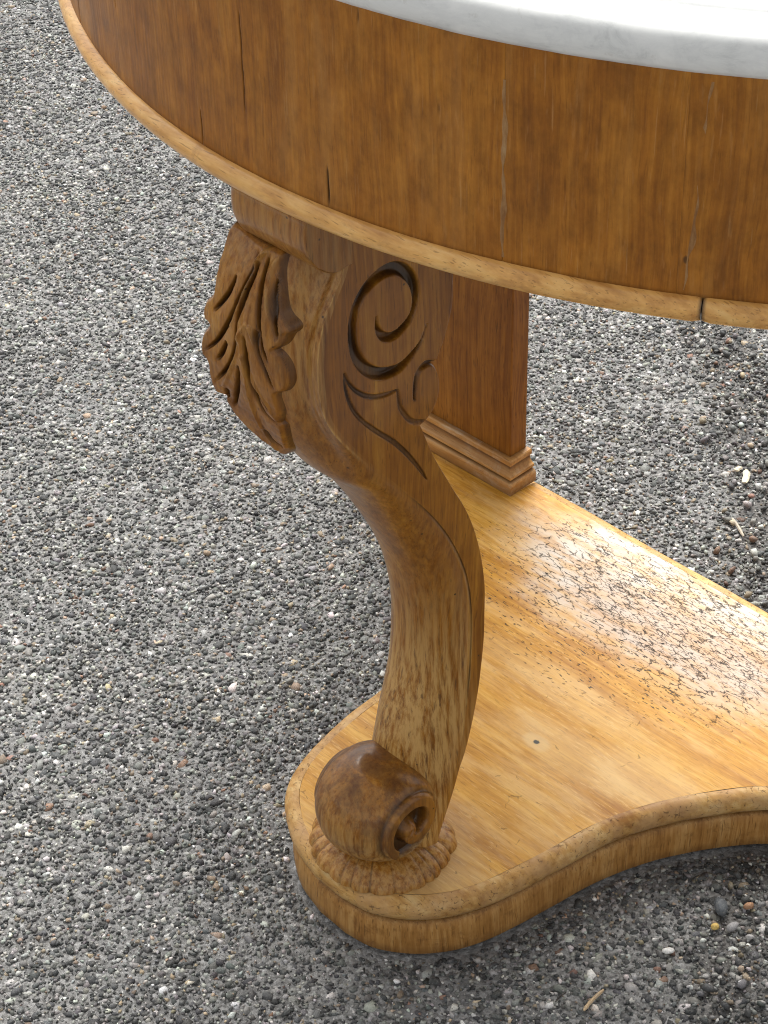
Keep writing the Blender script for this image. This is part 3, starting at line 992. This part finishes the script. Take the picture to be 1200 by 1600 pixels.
def groove_field(Y, Z):
    dep, drt = np.zeros(Y.shape), np.zeros(Y.shape)
    for pts, wid, d in GROOVES.values():
        P = catmull(np.array(pts), 8)
        W = np.interp(np.linspace(0, 1, len(P)), np.linspace(0, 1, len(wid)), wid)
        sel = (Y > P[:, 0].min() - 0.005) & (Y < P[:, 0].max() + 0.005) & (Z > P[:, 1].min() - 0.005) & (Z < P[:, 1].max() + 0.005)
        if not sel.any():
            continue
        y, z = Y[sel], Z[sel]
        best = np.full(y.shape, 9.0)
        for j in range(len(P) - 1):
            for f in (0, 0.5):
                q = P[j] * (1 - f) + P[j + 1] * f
                w = W[j] * (1 - f) + W[j + 1] * f
                best = np.minimum(best, np.hypot(y - q[0], z - q[1]) / (w * 1.3))
        g = 1 - sstep(best, 0.55, 1.05)
        scale = d * np.clip(W.mean() / 0.002, 0.5, 1)
        dep[sel] = np.maximum(dep[sel], g * scale)
        drt[sel] = np.maximum(drt[sel], 1 - sstep(best, 0.70, 1.05))
    return dep, drt


rows, dirt_shade, wear_highlight = [], [], []
t_side = np.linspace(0, 1, n_side)
for i, z in enumerate(zs):
    b, c, f, h = Bz[i], Cz[i], Fz[i], Hz[i]
    up = sstep(z, 0.395, 0.465)
    s = np.cos(np.linspace(0, np.pi, n_front))
    conv = np.sqrt(np.clip(1 - np.abs(s) ** 2.2, 0, 1))
    cove = np.clip(1 - np.abs(s), 0, 1)
    cove = 1.18 * cove ** 0.95 - 0.33 * np.exp(-((np.abs(s) - 0.72) / 0.17) ** 2)
    cove = np.clip(cove, -0.2, 1.0)
    edge_ = sstep(1 - np.abs(s), 0.0, 0.09)
    g = conv * (1 - up) + (cove * edge_) * up
    yf = c + (f - c) * g
    xf = s * h
    xb = np.linspace(-h + 0.0022, h - 0.0022, n_back)
    ys = (b - 0.0010) + (c - (b - 0.0010)) * t_side
    side_r = np.stack([np.full(n_side, h), ys], 1)
    side_r[0, 0] -= 0.0009
    yl = np.linspace(c, b - 0.0010, n_left)
    side_l = np.stack([np.full(n_left, -h), yl], 1)
    side_l[-1, 0] += 0.0009
    back = np.stack([xb, np.full(n_back, b)], 1)
    sec = np.vstack([back, side_r, np.stack([xf, yf], 1)[1:-1], side_l])
    rows.append(np.c_[sec, np.full(len(sec), z)])
L = np.array(rows)                                   # nz x nc x 3
nc = L.shape[1]
ir = slice(n_back, n_back + n_side)
il = slice(nc - n_left, nc)
dirt_shade = np.zeros((nz, nc))
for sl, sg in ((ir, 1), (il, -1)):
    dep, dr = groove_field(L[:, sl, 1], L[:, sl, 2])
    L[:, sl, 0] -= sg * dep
    dirt_shade[:, sl] = np.maximum(dirt_shade[:, sl], dr * (0.72 + 0.2 * np.sin(L[:, sl, 1] * 210 + L[:, sl, 2] * 170)))
# scribed line that parts the flat cheek from the rounded front on the lower leg
k_edge = [n_back + n_side - 1, nc - n_left]
zl = sstep(zs, 0.150, 0.20) * (1 - sstep(zs, 0.34, 0.39))
for ke in k_edge:
    for dk, a in ((-2, 0.3), (-1, 0.7), (0, 1.0), (1, 0.6), (2, 0.25)):
        dirt_shade[:, ke + dk] = np.maximum(dirt_shade[:, ke + dk], a * zl * (0.45 + 0.45 * np.abs(np.sin(zs * 37 + 1)) * np.abs(np.sin(zs * 91))))
        L[:, ke + dk, 0] -= np.sign(L[:, ke + dk, 0]) * 0.0008 * a * zl
flatL = L.reshape(-1, 3)
nz_ = vnoise(flatL * np.array([90, 90, 40]), 80, 3)
ctr = np.stack([np.zeros(nz), (Bz + Fz) / 2, zs], 1)
d = flatL - np.repeat(ctr, nc, 0)
d[:, 2] = 0
d /= np.linalg.norm(d, axis=1)[:, None] + 1e-9
flatL = flatL + d * (0.00035 * nz_)[:, None]
wear_highlight = np.zeros((nz, nc))
ifr = slice(n_back + n_side - 8, nc - n_left + 4)
wear_highlight[:, ifr] = (sstep(zs, 0.44, 0.50) * 0.38 + (1 - sstep(zs, 0.16, 0.31)) * 1.0 + 0.12)[:, None]
wear_highlight[:, ir] = np.maximum(wear_highlight[:, ir], ((1 - sstep(zs, 0.13, 0.21)) * 0.6)[:, None])
wear_highlight[:, il] = np.maximum(wear_highlight[:, il], ((1 - sstep(zs, 0.13, 0.21)) * 0.6)[:, None])
zr_ = sstep(zs, 0.40, 0.45) * (1 - sstep(zs, 0.552, 0.565))  # pale rub along the knee ridge, doubling as a painted edge highlight
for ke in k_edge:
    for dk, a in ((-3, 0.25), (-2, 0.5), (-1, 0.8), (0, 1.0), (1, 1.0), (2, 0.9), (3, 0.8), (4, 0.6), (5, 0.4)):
        wear_highlight[:, ke + (dk if ke == k_edge[0] else -dk)] = np.maximum(wear_highlight[:, ke + (dk if ke == k_edge[0] else -dk)], a * zr_)
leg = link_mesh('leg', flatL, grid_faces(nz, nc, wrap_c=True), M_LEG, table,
                attrs={'dirt_shade': ('FLOAT', dirt_shade.ravel()), 'wear_highlight': ('FLOAT', np.clip(wear_highlight.ravel(), 0, 1))})
leg['label'] = 'carved scroll leg with leafy knee and incised spiral on its flat cheek'
if True:
    c0 = leg.data.polygons[n_back + 10]
    if c0.normal.x < 0:
        leg.data.flip_normals()
sub(leg, table)

# cushion block between knee and apron
prof = [(-0.640, 0.5535), (-0.6500, 0.5530), (-0.6550, 0.5542), (-0.6600, 0.5572), (-0.6650, 0.5620), (-0.6690, 0.5680), (-0.6715, 0.5745), (-0.6722, 0.5810), (-0.6715, 0.5880), (-0.669, 0.5925), (-0.640, 0.5925)]
pf = catmull(np.array(prof), 4)
xs = np.r_[-0.0290 + 0.012 * (1 - np.cos(np.linspace(0, np.pi / 2, 12))), np.linspace(-0.016, 0.0371, 30), 0.0376]
V = []
for j, x in enumerate(xs):
    tl = np.clip((x + 0.0290) / 0.012, 0, 1)
    sc = 0.25 + 0.75 * math.sqrt(1 - (1 - tl) ** 2)          # rounded left return
    sh = 0.0006 if j == len(xs) - 1 else 0.0
    for (y, z) in pf:
        V.append((x, -0.640 + (y + 0.640) * sc + (sh if y < -0.645 else 0), 0.5925 + (z - 0.5925) * (0.6 + 0.4 * sc) + (sh if z < 0.56 else 0)))
V = np.array(V)
V[:, 1] += 0.0004 * vnoise(V * 60, 90, 3)
kk = len(pf)
F = [list(f) for f in grid_faces(len(xs), kk)] + [list(range(kk)), list(range((len(xs) - 1) * kk, len(xs) * kk))[::-1]]
cushion = link_mesh('cushion_block', V, F, M_LEG, leg, attrs={'dirt_shade': ('FLOAT', np.zeros(len(V))), 'wear_highlight': ('FLOAT', np.full(len(V), 0.30))})
for p_ in cushion.data.polygons:
    if len(p_.vertices) > 4:
        p_.use_smooth = False

# ---- acanthus leaf carved on the knee: relief over (x, z); outline, crests and knife cuts of the carving in metres
LEAF_OUT = [(-0.0279, 0.5618), (-0.0294, 0.5484), (-0.0295, 0.5362), (-0.0295, 0.5249), (-0.0345, 0.5185), (-0.0362, 0.5121), (-0.0346, 0.5074), (-0.031, 0.5057), (-0.0361, 0.4984), (-0.0374, 0.4921), (-0.0367, 0.4855), (-0.0331, 0.4813), (-0.0337, 0.4745), (-0.0335, 0.4661), (-0.0317, 0.4596), (-0.0264, 0.4588), (-0.0264, 0.4533), (-0.0214, 0.4399), (-0.0145, 0.428), (-0.0077, 0.4202), (-0.0059, 0.4162), (0.0029, 0.4274), (0.0107, 0.4499), (0.0095, 0.4542), (0.0136, 0.4639), (0.0142, 0.4773), (0.0192, 0.4812), (0.0217, 0.4865), (0.022, 0.4926), (0.0208, 0.4997), (0.0183, 0.5053), (0.016, 0.5082), (0.0198, 0.512), (0.0214, 0.5179), (0.0229, 0.5207), (0.0196, 0.5262), (0.0172, 0.5311), (0.0146, 0.5401), (0.0123, 0.5484), (0.0116, 0.5554), (0.0119, 0.5602), (0.0082, 0.5613), (-0.0057, 0.5612)]
LEAF_CREST = [[(0.0029, 0.5608), (-0.001, 0.5529), (-0.0028, 0.5412), (-0.0042, 0.529), (-0.0039, 0.508), (-0.0036, 0.498), (-0.0036, 0.4831), (-0.0055, 0.4619), (-0.0068, 0.4419), (-0.0069, 0.4224)],
              [(0.0115, 0.5591), (0.0092, 0.553), (0.0096, 0.5441), (0.0122, 0.5344), (0.0159, 0.5256)],
              [(0.0032, 0.5192), (0.0082, 0.5048), (0.0118, 0.4917), (0.0145, 0.485)],
              [(-0.0027, 0.4984), (0.0025, 0.4777), (0.0065, 0.4672), (0.0096, 0.4564)],
              [(0.0025, 0.5603), (-0.0015, 0.5523), (-0.0035, 0.5404), (-0.0073, 0.5267), (-0.0128, 0.5141)],
              [(0.0001, 0.5199), (-0.0067, 0.5054), (-0.0128, 0.4886), (-0.0232, 0.4689)]]
LEAF_CUT = [[(-0.0127, 0.5429), (-0.0168, 0.5302), (-0.0275, 0.5152)],
            [(-0.0025, 0.56), (-0.0026, 0.5471), (-0.0106, 0.5232), (-0.0171, 0.5101), (-0.0254, 0.4977), (-0.0355, 0.4871)],
            [(-0.016, 0.5026), (-0.0204, 0.4931), (-0.0253, 0.4853)],
            [(0.0003, 0.5591), (-0.0004, 0.546), (-0.0036, 0.5314), (-0.0072, 0.5146), (-0.0084, 0.5046), (-0.0154, 0.4875), (-0.0311, 0.4671)],
            [(-0.0084, 0.4906), (-0.0126, 0.4737), (-0.0219, 0.452)],
            [(-0.022, 0.4678), (-0.0236, 0.4612), (-0.0258, 0.4585)],
            [(0.005, 0.5605), (0.0055, 0.5478), (0.0069, 0.533), (0.0091, 0.5131), (0.0113, 0.5037), (0.0138, 0.4967)],
            [(-0.0019, 0.5143), (-0.0011, 0.5026), (-0.0007, 0.4852), (-0, 0.4699), (0.0026, 0.4584), (0.0101, 0.4518)],
            [(-0.0058, 0.4423), (-0.0059, 0.4315), (-0.0003, 0.4254)],
            [(0.0061, 0.5202), (0.007, 0.5071), (0.0109, 0.4937), (0.0141, 0.4803)],
            [(0.0127, 0.5494), (0.0131, 0.5398), (0.0149, 0.5317), (0.0178, 0.5186), (0.0183, 0.514)],
            [(-0.0022, 0.486), (0.0029, 0.4732), (0.0073, 0.4615)]]
LEAF_K = [(.40, -.02), (.42, -.016), (.4284, -.011), (.4403, -.0083), (.4582, -.0055), (.4665, -.0054), (.474, -.0040), (.49, -.0025), (.4985, .0001), (.512, .0008), (.525, .0025), (.6, .0025)]
LEAF_M = [(.385, -.64), (.405, -.652), (.4235, -.6619), (.4469, -.6735), (.4743, -.6825), (.4987, -.686), (.522, -.6852), (.5422, -.6793), (.5606, -.6693), (.575, -.660), (.60, -.652)]


def leaf():
    xs = np.arange(-0.0450, 0.0330, 0.00042)
    zs_ = np.arange(0.398, 0.572, 0.00046)
    X, Z = np.meshgrid(xs, zs_, indexing='ij')
    Q = np.stack([X.ravel(), Z.ravel()], 1)
    km, mm = np.array(LEAF_K), catmull(np.array(LEAF_M), 8)
    kz = np.convolve(np.pad(np.interp(zs_, km[:, 0], km[:, 1]), 14, mode='edge'), np.ones(29) / 29, 'valid')
    left = kz[None] * (np.sqrt(X * X + 0.003 ** 2) - 0.003) / 0.0301
    base = np.interp(zs_, mm[:, 0], mm[:, 1])[None] + 0.0022 + np.where(X > 0, 0.0105 * (np.abs(X) / 0.026) ** 1.8, left)

    def dist(P):
        d, t = np.full(len(Q), 9.0), np.zeros(len(Q))
        L = np.r_[0, np.cumsum(np.linalg.norm(np.diff(P, axis=0), axis=1))]
        for i in range(len(P) - 1):
            a_, b_ = P[i], P[i + 1]
            ab = b_ - a_
            u = np.clip(((Q - a_) @ ab) / (ab @ ab + 1e-12), 0, 1)
            dd_ = np.linalg.norm(Q - a_ - u[:, None] * ab, axis=1)
            m_ = dd_ < d
            d[m_] = dd_[m_]
            t[m_] = ((L[i] + u * (L[i + 1] - L[i])) / L[-1])[m_]
        return d.reshape(X.shape), t.reshape(X.shape)

    poly = resample(catmull(np.array(LEAF_OUT), 6, True), 0.0006, True)
    ins = inside(poly, Q).reshape(X.shape)
    de, _ = dist(np.vstack([poly, poly[:1]]))
    rel = 0.0016 - 0.0022 * (1 - sstep(de, 0, 0.0020))
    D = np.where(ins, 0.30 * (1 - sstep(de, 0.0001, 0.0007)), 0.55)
    for P in LEAF_CREST:
        d_, t_ = dist(catmull(np.array(P), 6))
        rel += 0.0021 * np.clip(1 - d_ / 0.0021, 0, 1) ** 1.15 * (1 - 0.6 * sstep(t_, 0.7, 1.0))
    for j, P in enumerate(LEAF_CUT):
        d_, t_ = dist(catmull(np.array(P), 6))
        f = sstep(t_, 0.0, 0.14) * (1 - sstep(t_, 0.86, 1.0))
        w_ = 0.0017 * (0.6 + 0.5 * np.sin(np.pi * t_))
        v = np.clip(1 - d_ / w_, 0, 1)
        rel -= f * (0.0046 * v + 0.0009 * np.exp(-(d_ / 0.0030) ** 2))
        D = np.maximum(D, f * np.clip(1.25 - d_ / (w_ * 0.95), 0, 1) * 0.92)  # grime in the cuts, strengthened as painted crease shade
    rel += 0.00018 * vnoise(Q * 700, 93, 2).reshape(X.shape)
    H = np.where(ins, rel, -0.0006 - de * 4.0)
    keep_ = H > -0.026
    Y = base - H
    V = np.stack([X, Y, Z], -1).reshape(-1, 3)
    F = grid_faces(len(xs), len(zs_))
    F = F[keep_.ravel()[F].all(1)]
    used = np.unique(F)
    remap = np.full(len(V), -1)
    remap[used] = np.arange(len(used))
    wr = 0.55 * sstep(V[:, 2], 0.44, 0.52) * np.clip(rel.ravel() / 0.003, 0.2, 1)
    return V[used], remap[F], D.ravel()[used], wr[used]


V, F, dd, ww = leaf()
lf = link_mesh('acanthus_leaf', V, F, M_LEG, leg, attrs={'dirt_shade': ('FLOAT', np.clip(dd, 0, 0.85)), 'wear_highlight': ('FLOAT', ww)})
if sum(p.normal.y for p in lf.data.polygons) > 0:
    lf.data.flip_normals()

# ---- scroll foot: a barrel-shaped roll with a spiral cut in each end
FCY, FCZ, FXL, FXR = -0.6005, 0.1020, -0.0315, 0.0345
roll_r = lambda x: math.sqrt(0.0400 ** 2 - (0.74 if x > -0.003 else 1.25) * (x + 0.003) ** 2)


def roll():
    xs = np.linspace(FXL, FXR, 90)
    nt = 160
    th = np.linspace(0, 2 * np.pi, nt, endpoint=False)
    V, D, W = [], [], []
    # end discs are relief over polar grid, joined with the barrel
    nr = 34
    def disc(sign):
        rows = []
        drow = []
        R = roll_r(FXR if sign > 0 else FXL)
        for r in np.linspace(0.0004, 1, nr):
            ang = th * 1.0
            # spiral: the band leaves the lower front, runs over the top and curls in to a bulb
            sp = (math.radians(228) - ang) % (2 * np.pi) * 180 / np.pi
            rc = np.interp(sp, [0, 190, 240, 290, 330, 360], [0.87, 0.86, 0.76, 0.56, 0.36, 0.20])
            hwid = np.interp(sp, [0, 30, 190, 290, 360], [0.11, 0.12, 0.13, 0.17, 0.16])
            rr = np.full(nt, r)
            ridge = 1 - sstep(np.abs(rr - rc), hwid, hwid + 0.10)
            bulb = 1 - sstep(np.hypot(rr * np.cos(ang) + 0.02, rr * np.sin(ang) + 0.10), 0.10, 0.46)
            hgt = np.maximum(ridge, bulb * 1.25)
            hgt = np.where((rr > rc) & (sp < 190), np.maximum(hgt, sstep(rr, 0.9, 0.94)), hgt)
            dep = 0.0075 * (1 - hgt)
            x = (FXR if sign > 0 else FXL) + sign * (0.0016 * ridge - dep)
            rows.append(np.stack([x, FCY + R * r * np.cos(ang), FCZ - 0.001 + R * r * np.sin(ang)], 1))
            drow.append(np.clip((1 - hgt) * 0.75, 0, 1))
        return rows, drow
    Lr, Ld = disc(-1)
    Rr, Rd = disc(1)
    for a, b in zip(Lr, Ld):
        V.append(a); D.append(b); W.append(np.full(nt, 0.15))
    for x in xs[1:-1]:
        near = FXR - x if x > 0 else x - FXL
        r = roll_r(x) - 0.0016 * math.exp(-((near - 0.0032) / 0.0014) ** 2)
        V.append(np.stack([np.full(nt, x), FCY + r * np.cos(th), FCZ + r * np.sin(th)], 1))
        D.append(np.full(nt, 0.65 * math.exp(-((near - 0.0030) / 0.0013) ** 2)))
        W.append(np.clip(0.62 - 0.45 * np.sin(th), 0.1, 1.0))
    for a, b in zip(Rr[::-1], Rd[::-1]):
        V.append(a); D.append(b); W.append(np.full(nt, 0.15))
    V = np.vstack(V)
    nrow = len(V) // nt
    V += (V - [0, FCY, FCZ]) * (0.014 * vnoise(V * 55, 95, 3))[:, None] * [0, 1, 1]
    return V, grid_faces(nrow, nt, wrap_c=True), np.concatenate(D), np.concatenate(W)


V, F, dd, ww = roll()
ft = link_mesh('scroll_foot', V, F, M_LEG, leg, attrs={'dirt_shade': ('FLOAT', np.clip(dd, 0, 0.8)), 'wear_highlight': ('FLOAT', ww), 'patina': ('FLOAT', np.clip(1.25 - ww, 0.25, 1.0))})
me = ft.data
pc = me.polygons[len(me.polygons) // 2]
if (Vector(pc.center) - Vector((0, FCY, FCZ))).dot(pc.normal) < 0:
    me.flip_normals()

# ---- gadrooned pad under the scroll
def pad():
    nt, nr = 360, 26
    th = np.linspace(0, 2 * np.pi, nt, endpoint=False)
    V, D = [], []
    cx, cy = -0.003, -0.5935
    tw = th + 0.05 * np.sin(th * 3 + 1) + 0.035 * np.sin(th * 7 + 2)
    lob = np.abs(np.sin(tw * 10 + 0.4)) ** 0.6
    line = np.exp(-(np.sin(tw * 10 + 0.4) / 0.14) ** 2) * (0.55 + 0.45 * np.sin(th * 5))
    fine = np.exp(-(np.cos(tw * 10 + 0.4) / 0.16) ** 2) * (0.5 + 0.5 * np.sin(th * 4 + 1))
    for k, u in enumerate(np.linspace(0, 1, nr)):
        a = u * np.pi / 2
        R = (1 - np.cos(a)) * 0.30 + np.sin(a) * 0.70
        hz = 0.0195 * np.cos(a) ** 0.65 if u < 1 else 0.0
        prof = np.sin(a)
        rx = 0.0485 + 0.0024 * lob * prof - 0.0012 * fine * prof
        ry = 0.0445 + 0.0024 * lob * prof - 0.0012 * fine * prof
        bx = 1 + 0.10 * np.exp(-(((th - math.radians(52)) / 0.28) ** 2))
        V.append(np.stack([cx + rx * R * np.cos(th) * bx, cy + ry * R * np.sin(th) * bx, np.full(nt, ZP + hz + 0.0002)], 1))
        D.append((0.70 * line + 0.35 * fine) * sstep(np.full(nt, u), 0.35, 0.6))
    V = np.vstack(V)
    return V, grid_faces(nr, nt, wrap_c=True), np.concatenate(D)


V, F, dd = pad()
pd = link_mesh('fluted_pad', V, F, M_LEG, leg, attrs={'dirt_shade': ('FLOAT', np.clip(dd, 0, 0.75)), 'wear_highlight': ('FLOAT', np.full(len(V), 0.60))})
if pd.data.polygons[len(pd.data.polygons) // 2].normal.z < 0:
    pd.data.flip_normals()

# ================================================================== LOOSE GRIT AND LITTER
cand = rng.uniform(lo, hi, (90000, 2))
m = strip_mask(cand)
cand = cand[(rng.uniform(0, 1, len(cand)) < m * 0.42) & inside(AREA, cand) & ~inside(PLAT + PLAT_N * 0.003, cand)]
loose = rng.uniform(lo, hi, (3200, 2))
loose = loose[inside(AREA, loose) & ~inside(PLAT + PLAT_N * 0.004, loose)]
loose = loose[rng.uniform(0, 1, len(loose)) < np.where((loose[:, 0] > 0.0) & (loose[:, 1] < -0.3), 1.0, 0.12)]
ONES = np.array([(0.1735, -0.4385), (0.181, -0.4545), (0.190, -0.4465), (0.172, -0.4935), (0.186, -0.4235), (0.1636, -0.5607), (-0.08, -0.097), (-0.118, -0.036), (-0.131, -0.026)])
far = lambda P, d: (np.linalg.norm(P[:, None] - ONES[None], axis=2) > d).all(1)
cand, loose = cand[far(cand, 0.0066)], loose[far(loose, 0.009)]
gp = np.vstack([cand, loose])
ng = len(gp)
gs = np.clip(np.exp(rng.normal(math.log(0.0024), 0.34, ng)), 0.0012, 0.0042)
gs[len(cand):] *= 0.72
gc = palette(ng, rng, (0.22, 0.32, 0.24, 0.08, 0.09, 0.05))
gc[len(cand):] = palette(len(loose), rng, (0.05, 0.08, 0.2, 0.50, 0.15, 0.02))
grit = scatter('loose_grit', gp, gs, gs * 0.42 + 0.0006, gc, M_PEB, rng, ico(), 0.26, (0.5, 0.85), tilt=0.5, smooth=False)
tag(grit, 'loose grit and small pebbles gathered along a seam in the asphalt', 'grit', kind='stuff')


def pebble(name, label, xy, size, col, seed, cat='pebble', flat=(0.5, 0.7), z=0.45):
    g = np.random.default_rng(seed)
    o = scatter(name, np.zeros((1, 2)), np.array([size]), np.array([size * z]), np.array([col]), M_PEB, g, ico2(), 0.10, flat, tilt=0.15, smooth=False)
    o.location = (xy[0], xy[1], 0.0012)
    return tag(o, label, cat, 'loose pebbles beside the platform')


pebble('pebble', 'largest dark slate-grey pebble in the grit by the platform', (0.1735, -0.4385), 0.0066, (0.095, 0.105, 0.115), 1)
pebble('pebble', 'yellow pebble lying in the grit by the platform', (0.181, -0.4545), 0.0032, (0.62, 0.43, 0.13), 2)
pebble('pebble', 'pale grey pebble beside the yellow one', (0.190, -0.4465), 0.0042, (0.32, 0.31, 0.31), 3)
pebble('pebble', 'smooth white oval pebble alone on dark asphalt', (0.172, -0.4935), 0.0032, (0.70, 0.69, 0.66), 4)
pebble('pebble', 'orange-brown pebble in the grit, closest to the platform side', (0.186, -0.4235), 0.0036, (0.36, 0.20, 0.11), 5)


def splinter(name, label, p0, p1, w, h, col, seed, cat):
    g = np.random.default_rng(seed)
    p0, p1 = np.array(p0), np.array(p1)
    ax = p1 - p0
    nn = np.array([-ax[1], ax[0]]) / np.linalg.norm(ax)
    V = []
    n = 9
    for i, t in enumerate(np.linspace(0, 1, n)):
        c = p0 + ax * t + nn * 0.0006 * math.sin(t * 4)
        k = (0.55 if i in (0, n - 1) else 1.0) * g.uniform(0.8, 1.1)
        for a in np.linspace(0, 2 * np.pi, 7)[:-1]:
            V.append((*(c + nn * math.cos(a) * w * k), h * (1 + math.sin(a) * k) * 1.0))
    F = [list(f) for f in grid_faces(n, 6, wrap_c=True)] + [list(range(6)), list(range((n - 1) * 6, n * 6))[::-1]]
    V = np.array(V)
    loc = np.array([*((p0 + p1) / 2), 0.0012])
    V[:, :2] -= loc[:2]
    o = link_mesh(name, V, F, M_PEB, smooth=False, attrs={'tint': ('FLOAT_COLOR', np.tile([*col, 1], (len(V), 1)))})
    o.location = loc
    return tag(o, label, cat)


splinter('wood_splinter', 'short tan splinter of wood on the asphalt before the platform', (0.165, -0.5719), (0.1623, -0.5496), 0.0014, 0.0012, (0.50, 0.36, 0.21), 1, 'splinter')
splinter('twig', 'thin grey-tan twig in the grit just behind the platform', (-0.0941, -0.0876), (-0.0716, -0.0998), 0.0016, 0.0014, (0.42, 0.36, 0.28), 2, 'twig')
splinter('wood_chip', 'larger of two cream wood chips in the grit behind the table', (-0.1272, -0.0254), (-0.1165, -0.0407), 0.0032, 0.0016, (0.72, 0.64, 0.47), 3, 'wood chip')
splinter('wood_chip', 'smaller of two cream wood chips in the grit behind the table', (-0.133, -0.0322), (-0.1336, -0.0251), 0.0026, 0.0014, (0.70, 0.62, 0.46), 4, 'wood chip')
splinter('twig', 'dark sliver of bark on the asphalt left of the wood splinter', (0.1467, -0.5793), (0.1457, -0.5681), 0.0007, 0.0008, (0.03, 0.024, 0.02), 6, 'twig')
